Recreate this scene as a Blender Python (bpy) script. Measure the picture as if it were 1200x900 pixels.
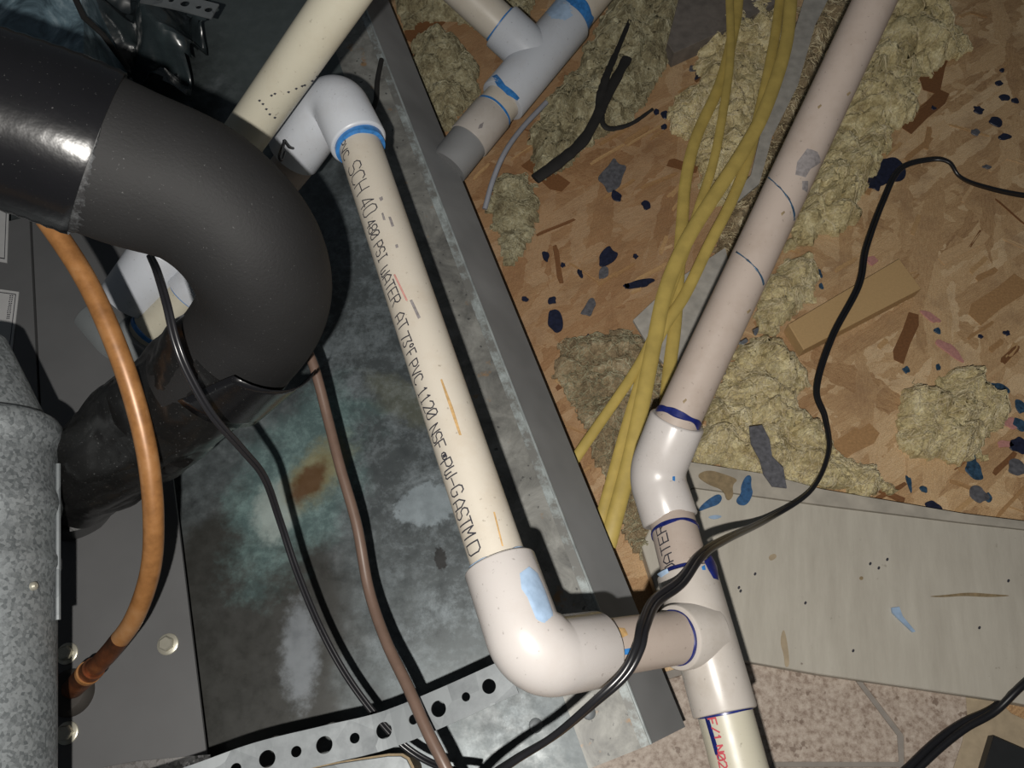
import bpy, math, random
from mathutils import Vector, Matrix, noise as mnoise

scene = bpy.context.scene
for o in list(bpy.data.objects):
    bpy.data.objects.remove(o)
V = Vector
random.seed(7)

# ------------------------------------------------------------------ camera
H = 0.60                       # height of the phone over the subfloor
PITCH = math.radians(25.0)     # tilt away from straight down
FPX = 900.0                    # focal length in pixels of a 1200 px wide frame
CAM = V((0, 0, H))
FWD = V((0, math.sin(PITCH), -math.cos(PITCH)))
UPV = V((0, math.cos(PITCH), math.sin(PITCH)))
RGT = V((1, 0, 0))
cd = bpy.data.cameras.new('camera'); cam = bpy.data.objects.new('camera', cd)
scene.collection.objects.link(cam)
cam.location = CAM
cam.rotation_euler = (PITCH, 0, 0)
cd.sensor_width = 36.0
cd.lens = FPX / 1200.0 * 36.0
cd.clip_start = 0.01
scene.camera = cam

# ------------------------------------------------------------------ world, flash, exposure
w = bpy.data.worlds.new('world'); scene.world = w; w.use_nodes = True
w.node_tree.nodes['Background'].inputs[0].default_value = (0.80, 0.90, 1.0, 1)
w.node_tree.nodes['Background'].inputs[1].default_value = 0.05
ld = bpy.data.lights.new('phone_flash', 'POINT')
ld.energy = 13.2; ld.shadow_soft_size = 0.003; ld.color = (1.0, 0.96, 0.90)
lo = bpy.data.objects.new('phone_flash', ld); scene.collection.objects.link(lo)
lo.location = CAM + RGT * -0.015 + UPV * -0.025 - FWD * 0.05
vs = scene.view_settings
vs.view_transform = 'Standard'; vs.look = 'None'; vs.gamma = 1.0
vs.use_curve_mapping = False
vs.exposure = 0.0

# ------------------------------------------------------------------ placing helpers
def ray(px, py):
    return FWD + RGT * ((px - 600) / FPX) + UPV * ((450 - py) / FPX)
def P(px, py, d):                       # point at depth d along the view axis
    return CAM + ray(px, py) * d
def G(px, py, z=0.0):                   # point on the level z
    r = ray(px, py)
    return CAM + r * ((z - H) / r.z)

# ------------------------------------------------------------------ object helpers
col = scene.collection
def tag(o, label=None, cat=None, group=None, kind=None):
    if label: o['label'] = label
    if cat: o['category'] = cat
    if group: o['group'] = group
    if kind: o['kind'] = kind
    return o
def empty(name, loc, label, cat, group=None):
    e = bpy.data.objects.new(name, None); col.objects.link(e)
    e.location = loc; e.empty_display_size = 0.02
    return tag(e, label, cat, group)
def root_of(o):
    while o.parent: o = o.parent
    return o
def obj(name, verts, faces, mat, parent=None, smooth=True, origin=None):
    if parent is not None:
        off = root_of(parent).location.copy()
    else:
        off = V(origin) if origin is not None else V((0, 0, 0))
    me = bpy.data.meshes.new(name)
    me.from_pydata([tuple(V(v) - off) for v in verts], [], faces)
    me.validate(); me.update()
    me.materials.append(mat)
    if smooth:
        me.polygons.foreach_set('use_smooth', [True] * len(me.polygons))
        try: me.set_sharp_from_angle(angle=math.radians(38))
        except Exception: pass
    o = bpy.data.objects.new(name, me); col.objects.link(o)
    if parent is not None: o.parent = parent
    else: o.location = off
    return o
def fix_normals(o):
    import bmesh
    bm = bmesh.new(); bm.from_mesh(o.data)
    bmesh.ops.recalc_face_normals(bm, faces=bm.faces[:]); bm.to_mesh(o.data); bm.free()
    return o

def catmull(pts, n=8):
    pts = [V(p) for p in pts]
    out = []
    for i in range(len(pts) - 1):
        p0 = pts[i - 1] if i else pts[0] * 2 - pts[1]
        p1, p2 = pts[i], pts[i + 1]
        p3 = pts[i + 2] if i + 2 < len(pts) else p2 * 2 - p1
        for k in range(n):
            t = k / n
            out.append(0.5 * ((2 * p1) + (p2 - p0) * t + (2 * p0 - 5 * p1 + 4 * p2 - p3) * t * t + (3 * p1 - p0 - 3 * p2 + p3) * t ** 3))
    out.append(pts[-1])
    return out
def frames(path):
    n = len(path); T = []
    for i in range(n):
        a = path[max(0, i - 1)]; b = path[min(n - 1, i + 1)]
        T.append((b - a).normalized())
    ref = V((0, 0, 1)) if abs(T[0].z) < 0.9 else V((1, 0, 0))
    N = [(ref - T[0] * ref.dot(T[0])).normalized()]
    for i in range(1, n):
        v = N[-1] - T[i] * N[-1].dot(T[i])
        N.append(v.normalized())
    return T, N, [T[i].cross(N[i]) for i in range(n)]
def sweep(path, rad, seg=16, caps=True, flat=None, rfun=None):
    """tube mesh data; rad number or list; flat=(a,b) elliptical scale; rfun(i,phi)->scale"""
    path = [V(p) for p in path]
    T, N, B = frames(path)
    vs_, fs = [], []
    for i, p in enumerate(path):
        r = rad[i] if isinstance(rad, (list, tuple)) else rad
        for k in range(seg):
            a = 2 * math.pi * k / seg
            s = rfun(i, a, p) if rfun else 1.0
            ca, sa = math.cos(a), math.sin(a)
            if flat: ca *= flat[0]; sa *= flat[1]
            vs_.append(p + (N[i] * ca + B[i] * sa) * r * s)
    for i in range(len(path) - 1):
        for k in range(seg):
            a = i * seg + k; b = i * seg + (k + 1) % seg
            fs.append((a, b, b + seg, a + seg))
    if caps:
        fs.append(tuple(range(seg - 1, -1, -1)))
        fs.append(tuple(range((len(path) - 1) * seg, len(path) * seg)))
    return vs_, fs
def join(*parts):
    vs_, fs = [], []
    for v, f in parts:
        o = len(vs_); vs_ += list(v); fs += [tuple(i + o for i in q) for q in f]
    return vs_, fs
def cyl(a, b, r, seg=40, bev=0.0):
    a, b = V(a), V(b)
    if not bev: return sweep([a, b], r, seg)
    d = (b - a).normalized()
    return sweep([a, a + d * bev * .3, a + d * bev, b - d * bev, b - d * bev * .3, b], [r - bev, r - bev * .3, r, r, r - bev * .3, r - bev], seg)
def box(c, x, y, z):
    """box from centre and three half-axis vectors"""
    c = V(c); vs_ = []
    for i in (-1, 1):
        for j in (-1, 1):
            for k in (-1, 1):
                vs_.append(c + x * i + y * j + z * k)
    return vs_, [(0, 1, 3, 2), (4, 6, 7, 5), (0, 4, 5, 1), (2, 3, 7, 6), (0, 2, 6, 4), (1, 5, 7, 3)]
def slab(top, h, bev=0.0):
    """prism under a top polygon (points), going down by h"""
    n = len(top); top = [V(p) for p in top]
    area = sum(top[i].x * top[(i + 1) % n].y - top[(i + 1) % n].x * top[i].y for i in range(n))
    if area < 0: top = top[::-1]
    if bev:
        c = sum(top, V((0, 0, 0))) / n
        inner = [p + (c - p).normalized() * bev for p in top]
        mid = [p - V((0, 0, bev)) for p in top]
        bot = [p - V((0, 0, h)) for p in top]
        vs_ = inner + mid + bot
        fs = [tuple(range(n)), tuple(range(3 * n - 1, 2 * n - 1, -1))]
        for L in (0, n):
            for i in range(n):
                j = (i + 1) % n
                fs.append((L + i, L + n + i, L + n + j, L + j))
        return vs_, fs
    vs_ = top + [p - V((0, 0, h)) for p in top]
    fs = [tuple(range(n)), tuple(range(2 * n - 1, n - 1, -1))]
    for i in range(n):
        j = (i + 1) % n
        fs.append((i, n + i, n + j, j))
    return vs_, fs
def blob_poly(c, rx, ry, rot, n=14, jag=0.25, seed=0):
    rnd = random.Random(seed); pts = []
    for k in range(n):
        a = 2 * math.pi * k / n; s = 1 + rnd.uniform(-jag, jag)
        x, y = rx * s * math.cos(a), ry * s * math.sin(a)
        pts.append(V((c[0] + x * math.cos(rot) - y * math.sin(rot), c[1] + x * math.sin(rot) + y * math.cos(rot), c[2])))
    return pts

def smooth_poly(p):
    for _ in range(2):
        q = []
        for i in range(len(p)):
            a, b = p[i], p[(i + 1) % len(p)]
            q += [a.lerp(b, .25), a.lerp(b, .75)]
        p = q
    return p
class Cyl:
    """a straight round pipe; image points can be thrown onto its near side"""
    def __init__(s, a, b, r):
        s.a, s.b, s.r = V(a), V(b), r
        s.d = (s.b - s.a).normalized(); s.L = (s.b - s.a).length
        m = (s.a + s.b) / 2
        w_ = CAM - m; s.w = (w_ - s.d * w_.dot(s.d)).normalized()
        s.u = s.d.cross(s.w)
        if s.u.dot(RGT) < 0: s.u = -s.u
    def at(s, t, phi, off=0.00012):
        return s.a + s.d * t + (s.w * math.cos(phi) + s.u * math.sin(phi)) * (s.r + off)
    def hit(s, px, py):
        r = ray(px, py).normalized(); o = CAM - s.a
        rp = r - s.d * r.dot(s.d); op = o - s.d * o.dot(s.d)
        A = rp.dot(rp); B = 2 * rp.dot(op); C = op.dot(op) - s.r ** 2
        D = B * B - 4 * A * C
        k = (-B - math.sqrt(D)) / (2 * A) if D > 0 else -B / (2 * A)
        p = CAM + r * k - s.a
        return p.dot(s.d), math.atan2(p.dot(s.u), p.dot(s.w))
    def mesh(s, seg=48, bev=0.0): return cyl(s.a, s.b, s.r, seg, bev)
    def patch(s, pts, off=0.00015, rings=5):
        """thin skin patch following the pipe under an outline given as image points"""
        q = [s.hit(*p) for p in pts]
        # densify
        d = []
        for i in range(len(q)):
            j = (i + 1) % len(q)
            for k in range(3):
                f = k / 3; d.append((q[i][0] * (1 - f) + q[j][0] * f, q[i][1] * (1 - f) + q[j][1] * f))
        q = d; n = len(q)
        ct = sum(x for x, _ in q) / n; cp = sum(x for _, x in q) / n
        vs_ = [s.at(ct, cp, off)]; fs = []
        for k in range(1, rings + 1):
            f = k / rings
            for t, p in q: vs_.append(s.at(ct + (t - ct) * f, cp + (p - cp) * f, off if k < rings else off * .2))
        for i in range(n): fs.append((0, 1 + i, 1 + (i + 1) % n))
        for k in range(rings - 1):
            for i in range(n):
                a = 1 + k * n + i; b = 1 + k * n + (i + 1) % n
                fs.append((a, a + n, b + n, b))
        return vs_, fs
    def ring(s, t, w0, w1, off=0.0003, seed=0, seg=56, amp=0.5):
        """ragged painted band around the pipe from t-w0 to t+w1"""
        vs_, fs = [], []
        for k in range(seg):
            a = 2 * math.pi * k / seg
            n1 = 1 + amp * mnoise.noise(V((math.cos(a) * 1.5, math.sin(a) * 1.5, seed * 3.1)))
            n2 = 1 + amp * mnoise.noise(V((math.cos(a) * 1.5, math.sin(a) * 1.5, seed * 3.1 + 9)))
            vs_ += [s.at(t - w0 * n1, a, 0.00002), s.at(t - w0 * n1 * .8, a, off), s.at(t + w1 * n2 * .8, a, off), s.at(t + w1 * n2, a, 0.00002)]
        for k in range(seg):
            for j in range(3):
                a = k * 4 + j; b = ((k + 1) % seg) * 4 + j
                fs.append((a, a + 1, b + 1, b))
        return vs_, fs

# ------------------------------------------------------------------ stroke lettering
OVAL = [(0, 1), (1, 0), (3, 0), (4, 1), (4, 5), (3, 6), (1, 6), (0, 5), (0, 1)]
FONT = {
 'P': [[(0, 0), (0, 6), (3, 6), (4, 5), (4, 4), (3, 3), (0, 3)]], 'V': [[(0, 6), (2, 0), (4, 6)]],
 'C': [[(4, 5), (3, 6), (1, 6), (0, 5), (0, 1), (1, 0), (3, 0), (4, 1)]],
 'S': [[(4, 5), (3, 6), (1, 6), (0, 5), (0, 4), (1, 3), (3, 3), (4, 2), (4, 1), (3, 0), (1, 0), (0, 1)]],
 'H': [[(0, 0), (0, 6)], [(4, 0), (4, 6)], [(0, 3), (4, 3)]], '4': [[(3, 0), (3, 6), (0, 2), (4, 2)]],
 'O': [OVAL], '0': [OVAL, [(0, 1), (4, 5)]],
 '8': [[(1, 3), (0, 4), (0, 5), (1, 6), (3, 6), (4, 5), (4, 4), (3, 3), (1, 3), (0, 2), (0, 1), (1, 0), (3, 0), (4, 1), (4, 2), (3, 3)]],
 'I': [[(1, 0), (3, 0)], [(1, 6), (3, 6)], [(2, 0), (2, 6)]],
 'W': [[(0, 6), (0, 1), (1, 0), (2, 1), (3, 0), (4, 1), (4, 6)], [(2, 1), (2, 4)]],
 'A': [[(0, 0), (0, 4), (2, 6), (4, 4), (4, 0)], [(0, 2), (4, 2)]], 'T': [[(0, 6), (4, 6)], [(2, 0), (2, 6)]],
 'E': [[(4, 0), (0, 0), (0, 6), (4, 6)], [(0, 3), (3, 3)]], 'F': [[(0, 0), (0, 6), (4, 6)], [(0, 3), (3, 3)]],
 'R': [[(0, 0), (0, 6), (3, 6), (4, 5), (4, 4), (3, 3), (0, 3)], [(2, 3), (4, 0)]],
 '7': [[(0, 6), (4, 6), (1.5, 0)]], '3': [[(0, 6), (4, 6), (2, 3.6), (4, 2), (4, 1), (3, 0), (1, 0), (0, 1)]],
 '1': [[(1, 5), (2, 6), (2, 0)], [(1, 0), (3, 0)]], '2': [[(0, 5), (1, 6), (3, 6), (4, 5), (4, 4), (0, 0), (4, 0)]],
 'N': [[(0, 0), (0, 6), (4, 0), (4, 6)]], '-': [[(0, 3), (4, 3)]],
 'G': [[(4, 5), (3, 6), (1, 6), (0, 5), (0, 1), (1, 0), (3, 0), (4, 1), (4, 3), (2.4, 3)]],
 'M': [[(0, 0), (0, 6), (2, 3), (4, 6), (4, 0)]], 'D': [[(0, 0), (0, 6), (3, 6), (4, 5), (4, 1), (3, 0), (0, 0)]],
 '*': [[(1, 4.6), (1.6, 4), (2.4, 4), (3, 4.6), (3, 5.4), (2.4, 6), (1.6, 6), (1, 5.4), (1, 4.6)]],
 '@': [[(0, 2), (1, 1), (3, 1), (4, 2), (4, 4), (3, 5), (1, 5), (0, 4), (0, 2)], [(1.4, 2), (1.4, 4), (2.6, 4), (2.6, 3), (1.4, 3), (2.6, 2)]],
 '/': [[(0, 0), (4, 6)]], ' ': []}
def lettering(c, word, p0, p1, h, wd=0.00034, flip=1):
    """a word drawn on pipe c, its middle line running between two image points"""
    t0, f0 = c.hit(*p0); t1, f1 = c.hit(*p1)
    n = len(word); total = n * 5 - 1
    vs_, fs = [], []
    def pt(x, y, ox=0, oy=0):
        f = x / total
        t = t0 + (t1 - t0) * f + ox
        ph = f0 + (f1 - f0) * f + ((y - 3) / 6 * h + oy) / c.r * flip
        return c.at(t, ph, 0.00014)
    sx = abs(t1 - t0) / total; sy = h / 6
    dirt = 1 if t1 > t0 else -1
    for i, ch in enumerate(word):
        for line in FONT[ch]:
            for (xa, ya), (xb, yb) in zip(line, line[1:]):
                dx, dy = (xb - xa) * sx, (yb - ya) * sy
                L = math.hypot(dx, dy); ex, ey = dx / L * wd * .8, dy / L * wd * .8
                nx, ny = -dy / L * wd, dx / L * wd
                m = max(1, int(L / 0.0012)); b = len(vs_)
                for k in range(m + 1):
                    g = k / m; x = xa + (xb - xa) * g + i * 5; y = ya + (yb - ya) * g
                    e = -1 if k == 0 else (1 if k == m else 0)
                    for sgn in (-1, 1):
                        vs_.append(pt(x, y, (e * ex + sgn * nx) * dirt, e * ey + sgn * ny))
                for k in range(m):
                    a = b + 2 * k; fs.append((a, a + 2, a + 3, a + 1))
    return vs_, fs

# ------------------------------------------------------------------ materials
class M:
    def __init__(s, name, rough=0.5, metal=0.0, spec=0.5):
        s.m = bpy.data.materials.new(name); s.m.use_nodes = True
        s.t = s.m.node_tree; s.b = s.t.nodes['Principled BSDF']
        s.b.inputs['Roughness'].default_value = rough; s.b.inputs['Metallic'].default_value = metal
        s.b.inputs['Specular IOR Level'].default_value = spec
        g = s.t.nodes.new('ShaderNodeNewGeometry'); s.pos = g.outputs['Position']
    def n(s, kind, **kw):
        nd = s.t.nodes.new('ShaderNode' + kind)
        for k, v in kw.items(): setattr(nd, k, v)
        return nd
    def link(s, a, b):
        if isinstance(a, (int, float, tuple)): b.default_value = a if not (isinstance(a, tuple) and len(a) == 3 and len(b.default_value) == 4) else (*a, 1)
        else: s.t.links.new(a, b)
    def map(s, scale=(1, 1, 1), rot=(0, 0, 0), loc=(0, 0, 0)):
        r = s.n('Mapping'); s.link(s.pos, r.inputs[0]); r.inputs[2].default_value = rot
        nd = s.n('Mapping'); s.link(r.outputs[0], nd.inputs[0])
        nd.inputs[1].default_value = loc; nd.inputs[3].default_value = scale
        return nd.outputs[0]
    def noise(s, scale, detail=4, rough=0.55, co=None, dist=0.0):
        nd = s.n('TexNoise'); s.link(co or s.pos, nd.inputs['Vector'])
        nd.inputs['Scale'].default_value = scale; nd.inputs['Detail'].default_value = detail
        nd.inputs['Roughness'].default_value = rough; nd.inputs['Distortion'].default_value = dist
        return nd.outputs['Fac']
    def voro(s, scale, co=None, feature='F1', out='Color'):
        nd = s.n('TexVoronoi', feature=feature); s.link(co or s.pos, nd.inputs['Vector'])
        nd.inputs['Scale'].default_value = scale
        return nd.outputs[out]
    def ramp(s, fac, *stops):
        nd = s.n('ValToRGB'); s.link(fac, nd.inputs[0]); e = nd.color_ramp.elements
        while len(e) < len(stops): e.new(0.5)
        for k, (p, c) in enumerate(stops):
            e[k].position = p; e[k].color = (*c, 1) if isinstance(c, tuple) else (c, c, c, 1)
        return nd.outputs[0]
    def mix(s, fac, a, b, mode='MIX'):
        nd = s.n('MixRGB', blend_type=mode); s.link(fac, nd.inputs[0]); s.link(a, nd.inputs[1]); s.link(b, nd.inputs[2])
        return nd.outputs[0]
    def math(s, op, a, b=0.0, clamp=False):
        nd = s.n('Math', operation=op, use_clamp=clamp); s.link(a, nd.inputs[0]); s.link(b, nd.inputs[1])
        return nd.outputs[0]
    def sep(s, c):
        nd = s.n('SeparateColor'); s.link(c, nd.inputs[0]); return nd.outputs
    def stain(s, c, rx, ry, rot=0.0, soft=0.6, wob=0.8, nscale=60):
        """0..1 mask of a blotch with a ragged edge around world point c"""
        mp = s.n('Mapping', vector_type='TEXTURE'); s.link(s.pos, mp.inputs[0])
        mp.inputs[1].default_value = tuple(c); mp.inputs[2].default_value = (0, 0, rot); mp.inputs[3].default_value = (rx, ry, 1)
        fl = s.n('VectorMath', operation='MULTIPLY'); s.link(mp.outputs[0], fl.inputs[0]); fl.inputs[1].default_value = (1, 1, 0)
        ln = s.n('VectorMath', operation='LENGTH'); s.link(fl.outputs[0], ln.inputs[0])
        nz = s.noise(nscale, 5, 0.65)
        d = s.math('ADD', ln.outputs['Value'], s.math('MULTIPLY', s.math('SUBTRACT', nz, 0.5), wob * 2))
        mr = s.n('MapRange', interpolation_type='SMOOTHSTEP'); s.link(d, mr.inputs[0])
        mr.inputs[1].default_value = 1.0 + soft * .5; mr.inputs[2].default_value = 1.0 - soft * .5
        return mr.outputs[0]
    def bump(s, h, strength=0.3, dist=0.001):
        nd = s.n('Bump'); nd.inputs['Strength'].default_value = strength; nd.inputs['Distance'].default_value = dist
        s.link(h, nd.inputs['Height']); s.t.links.new(nd.outputs[0], s.b.inputs['Normal'])
    def out(s, c, rough=None):
        s.link(c, s.b.inputs['Base Color'])
        if rough is not None: s.link(rough, s.b.inputs['Roughness'])
        return s.m

def plain(name, c, rough=0.5, metal=0.0, var=0.15, scale=120, spec=0.5):
    m = M(name, rough, metal, spec)
    d = tuple(x * (1 - var) for x in c)
    return m.out(m.ramp(m.noise(scale, 3), (0.3, d), (0.7, c)))
def pvc(name, c, dirt, amount=0.5, rough=0.3):
    m = M(name, rough)
    a = m.mix(m.ramp(m.noise(35, 5, 0.7), (0.48, 0.0), (0.75, amount)), c, dirt)
    sp = m.ramp(m.noise(420, 2, 0.5), (0.69, 0.0), (0.76, 0.45))
    a = m.mix(sp, a, tuple(x * .35 for x in dirt))
    return m.out(a, m.ramp(m.noise(60, 3), (0.3, rough), (0.8, rough + .2)))
m_pipe = pvc('pvc_pipe_ivory', (0.475, 0.436, 0.373), (0.365, 0.293, 0.214), 0.35)
m_pipe2 = pvc('pvc_pipe_pinkish', (0.369, 0.310, 0.270), (0.270, 0.211, 0.167), 0.45)
m_pipe3 = pvc('pvc_pipe_cream', (0.427, 0.404, 0.325), (0.333, 0.277, 0.198), 0.3)
m_fit = pvc('pvc_fitting_white', (0.459, 0.432, 0.416), (0.380, 0.333, 0.301), 0.3, 0.22)
m_fit2 = pvc('pvc_fitting_dusty', (0.412, 0.380, 0.348), (0.285, 0.246, 0.198), 0.5, 0.28)
m_fitc = pvc('pvc_fitting_cool_white', (0.459, 0.483, 0.523), (0.348, 0.333, 0.325), 0.3, 0.25)
m_fitshade = pvc('pvc_fitting_shaded', (0.180, 0.194, 0.198), (0.135, 0.135, 0.135), 0.3, 0.4)  # trap elbow: shade from the insulation above is put into this darker colour
m_blue = plain('primer_blue', (0.04, 0.20, 0.52), 0.3, var=.4, scale=300)
m_navy = plain('primer_navy', (0.012, 0.02, 0.14), 0.3, var=.5, scale=300)
m_pale = plain('primer_pale_blue', (0.34, 0.46, 0.62), 0.35, var=.3, scale=150)
m_ink = plain('ink_black', (0.03, 0.03, 0.04), 0.6)
m_redink = plain('ink_red', (0.45, 0.06, 0.08), 0.6)
m_mark = plain('scuff_grey', (0.24, 0.22, 0.22), 0.7, var=.4, scale=400)
m_orange = plain('rust_streak', (0.52, 0.33, 0.14), 0.6, var=.4, scale=300)
def rubber(name, c, rough, scale=700, b=.25, spec=.3, dthr=.70):
    m = M(name, rough, 0, spec)
    m.bump(m.noise(scale, 3), b, .0006)
    dust = m.ramp(m.noise(900, 2, .6), (dthr, 0.0), (dthr + .08, .6))
    a = m.mix(dust, m.ramp(m.noise(30, 4), (.3, tuple(x * .75 for x in c)), (.7, c)), (.10, .10, .10))
    return m.out(a)
m_foam = rubber('foam_rubber_black', (0.0105, 0.0105, 0.0110), 0.72)
m_tape = rubber('vinyl_tape_black', (0.006, 0.006, 0.007), 0.22, 160, .22, .6)
m_tape2 = rubber('dusty_tape_black', (0.008, 0.008, 0.008), 0.30, 120, .35, .4, .66)
def glue():
    m = M('scuffed_adhesive', .6)
    return m.out(m.ramp(m.noise(170, 6, .8), (.46, (.010, .010, .011)), (.62, (.05, .053, .056)), (.76, (.14, .145, .15))))
m_glue = glue()
m_wire = plain('wire_black', (0.012, 0.012, 0.014), 0.3)
m_brownwire = plain('wire_brown', (0.13, 0.085, 0.065), 0.38)
m_greywire = plain('wire_grey', (0.30, 0.31, 0.35), 0.5)
m_yellow = plain('cable_yellow', (0.56, 0.42, 0.115), 0.5, var=.25, scale=60)
m_ash = plain('charred_black', (0.014, 0.013, 0.012), 0.8, var=.4)

m = M('copper', 0.40, 0.15)
c_ = m.ramp(m.noise(45, 5, .65), (.30, (.15, .065, .02)), (.5, (.27, .125, .042)), (.72, (.34, .185, .085)))
m_copper = m.out(c_)
m = M('copper_burnt', 0.45, 0.7)
m_burnt = m.out(m.ramp(m.noise(70, 5, .65), (.35, (.05, .03, .02)), (.6, (.20, .07, .03)), (.75, (.34, .13, .05))))
def galv(name, lo, hi, scale=110, metal=.75, rough=.42):
    m = M(name, rough, metal)
    sp = m.sep(m.voro(scale))[0]
    n1 = m.noise(scale * 1.6, 4, .7)
    f = m.math('ADD', m.math('MULTIPLY', sp, .45), m.math('MULTIPLY', n1, .55))
    a = m.ramp(f, (.25, lo), (.65, hi))
    return m.out(a, m.ramp(f, (.2, rough + .12), (.8, rough - .05)))
m_galv = galv('galvanised_spangle', (.10, .112, .118), (.245, .265, .275), 620, .4, .45)
m_zinc = galv('zinc_strap', (.095, .105, .112), (.165, .180, .188), 60, .3, .45)
m_steel = plain('screw_steel', (.50, .48, .40), .35, .6)
m_panel = plain('cabinet_paint_grey', (.098, .099, .101), .5, .0, .12, 25)
m_panel2 = plain('cabinet_paint_dark', (.085, .085, .085), .5, .0, .12, 25)
m_seam_shade = plain('seam_shade_black', (.012, .012, .012), .7)
m_sticker = plain('sticker_white', (.40, .40, .40), .5, var=.08)
m_foil = galv('foil_tape', (.20, .19, .18), (.55, .53, .52), 500, .8, .3)
m_rubber = plain('grommet_rubber', (.03, .026, .022), .7)

# sheet metal of the pan: dull grey with mottled oxide, verdigris bloom and rust at fixed spots
ZP = 0.095
def pan_material():
    m = M('pan_sheet_patina', .42, .35)
    n1 = m.noise(16, 6, .68, dist=.2); n2 = m.noise(75, 5, .7)
    f = m.math('ADD', m.math('MULTIPLY', n1, .6), m.math('MULTIPLY', n2, .4))
    a = m.ramp(f, (.36, (.030, .034, .035)), (.50, (.075, .088, .092)), (.64, (.165, .185, .195)))
    def S(px, py, rx, ry, rot, color, k, a, **kw):
        d = G(px, py, ZP); msk = m.stain((d.x, d.y, ZP), rx, ry, rot, **kw)
        return m.mix(m.math('MULTIPLY', msk, k), a, color)
    vein = m.ramp(m.math('ADD', m.math('MULTIPLY', m.noise(38, 7, .8, dist=.25), .7), m.math('MULTIPLY', m.noise(200, 4, .7), .3)), (.46, 0.0), (.62, .8))
    light = m.mix(vein, (.060, .070, .074), (.20, .232, .25))
    a = S(480, 470, .075, .20, .36, light, .85, a, nscale=22, soft=.8)
    a = S(285, 760, .066, .10, .10, (.030, .030, .027), .96, a, wob=.35, nscale=20, soft=.35)
    a = S(330, 40, .07, .12, .4, (.095, .115, .115), .8, a, wob=.5, nscale=30, soft=.8)
    a = S(350, 560, .038, .068, -.35, m.mix(vein, (.085, .135, .135), (.20, .30, .29)), .85, a, nscale=45, soft=.7)
    a = S(322, 600, .013, .020, .1, (.33, .38, .36), .75, a, nscale=90, soft=.8)
    a = S(372, 552, .014, .025, -.6, (.24, .20, .085), .7, a, nscale=90, soft=1.2)
    a = S(362, 565, .0085, .016, -.6, (.09, .042, .016), .92, a, nscale=130, soft=.8, wob=.6)
    a = S(500, 590, .022, .014, .3, (.29, .34, .37), .6, a, nscale=120, soft=.3)
    a = S(470, 470, .012, .030, .9, (.17, .17, .10), .3, a, nscale=90, soft=.9)
    a = S(352, 765, .011, .030, .12, (.20, .22, .24), .7, a, nscale=160, soft=.8, wob=.6)
    a = S(516, 655, .0035, .007, .2, (.015, .015, .015), .95, a, nscale=300, soft=.3)
    return m.out(a, m.ramp(n2, (.3, .32), (.7, .55)))
m_pan = pan_material()
def ledge_material():
    m = M('pan_edge_mottled', .45, .25)
    n1 = m.noise(34, 6, .7, dist=.5)
    a = m.ramp(n1, (.32, (.10, .10, .095)), (.5, (.20, .20, .185)), (.66, (.30, .30, .28)))
    r = m.ramp(m.noise(55, 4, .6, m.map(loc=(3, 5, 1))), (.62, 0.0), (.70, .8))
    a = m.mix(r, a, (.30, .17, .07))
    d = m.ramp(m.noise(240, 2, .5), (.68, 0.0), (.72, .8))
    return m.out(m.mix(d, a, (.05, .05, .05)))
m_ledge = ledge_material()
m_side = plain('pan_side_grey', (.27, .275, .28), .5, .0, .42, 11)
def wear():
    m = M('pan_worn_zinc', .45, .2)
    return m.out(m.ramp(m.noise(42, 6, .75), (.44, (.17, .17, .16)), (.58, (.33, .37, .37)), (.7, (.44, .48, .48))))
m_wear = wear()
m_fold = plain('pan_fold_bright', (.42, .46, .46), .4, .3, .4, 90)

def osb_material():
    m = M('osb_strand_board', .62, 0, .3)
    col_ = None
    # overlapping long flakes, most of them lying along one diagonal
    for i, (rot, sc, cut) in enumerate([(-.62, (11, 62, 1), 0), (-.35, (12, 50, 1), .5), (-.95, (13, 58, 1), .5), (.55, (15, 46, 1), .66), (-.62, (9, 75, 1), .55), (-1.35, (14, 60, 1), .7)]):
        co = m.map(sc, (0, 0, rot), (i * 3.7, i * 1.9, 0))
        nz = m.n('TexNoise'); m.link(m.pos, nz.inputs[0]); nz.inputs['Scale'].default_value = 90
        warp = m.mix(.45, co, nz.outputs['Color'], 'ADD')
        v = m.sep(m.voro(1.0, warp))
        grain = m.noise(1.0, 4, .75, m.map((sc[0] * 9, sc[1] * 9, 1), (0, 0, rot)))
        tone = m.math('ADD', m.math('MULTIPLY', v[0], .46), m.math('MULTIPLY', grain, .62))
        c = m.ramp(tone, (.14, (.22, .118, .055)), (.34, (.46, .285, .145)), (.55, (.60, .405, .220)), (.80, (.73, .54, .33)))
        col_ = c if col_ is None else m.mix(m.ramp(v[1], (cut, 0.0), (cut + .05, 1.0)), col_, c)
    fine = m.noise(1100, 3, .75)
    col_ = m.mix(.75, col_, m.ramp(fine, (.30, .48), (.60, 1.12)), 'MULTIPLY')
    # dirt ground into the sheet, and a redder, darker part beside the pan
    dirt = m.ramp(m.noise(24, 6, .72), (.50, 0.0), (.70, .55))
    col_ = m.mix(dirt, col_, (.27, .165, .095))
    d = G(650, 230, 0); msk = m.stain((d.x, d.y, 0), .19, .36, .35, soft=1.0, wob=.4, nscale=14)
    col_ = m.mix(m.math('MULTIPLY', msk, .55), col_, m.mix(m.noise(1.0, 5, .7, m.map((25, 90, 1), (0, 0, -.62))), (.10, .040, .016), (.36, .17, .075)))
    m.bump(m.noise(1.0, 5, .75, m.map((120, 420, 1), (0, 0, -.62))), .6, .0015)
    return m.out(col_)
m_osb = osb_material()
def strand_mat(i, c):
    m = M('wood_strand_%d' % i, .6, 0, .35)
    g = m.noise(1.0, 4, .7, m.map((500, 500, 1)))
    return m.out(m.ramp(g, (.3, tuple(x * .65 for x in c)), (.7, c)))
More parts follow.
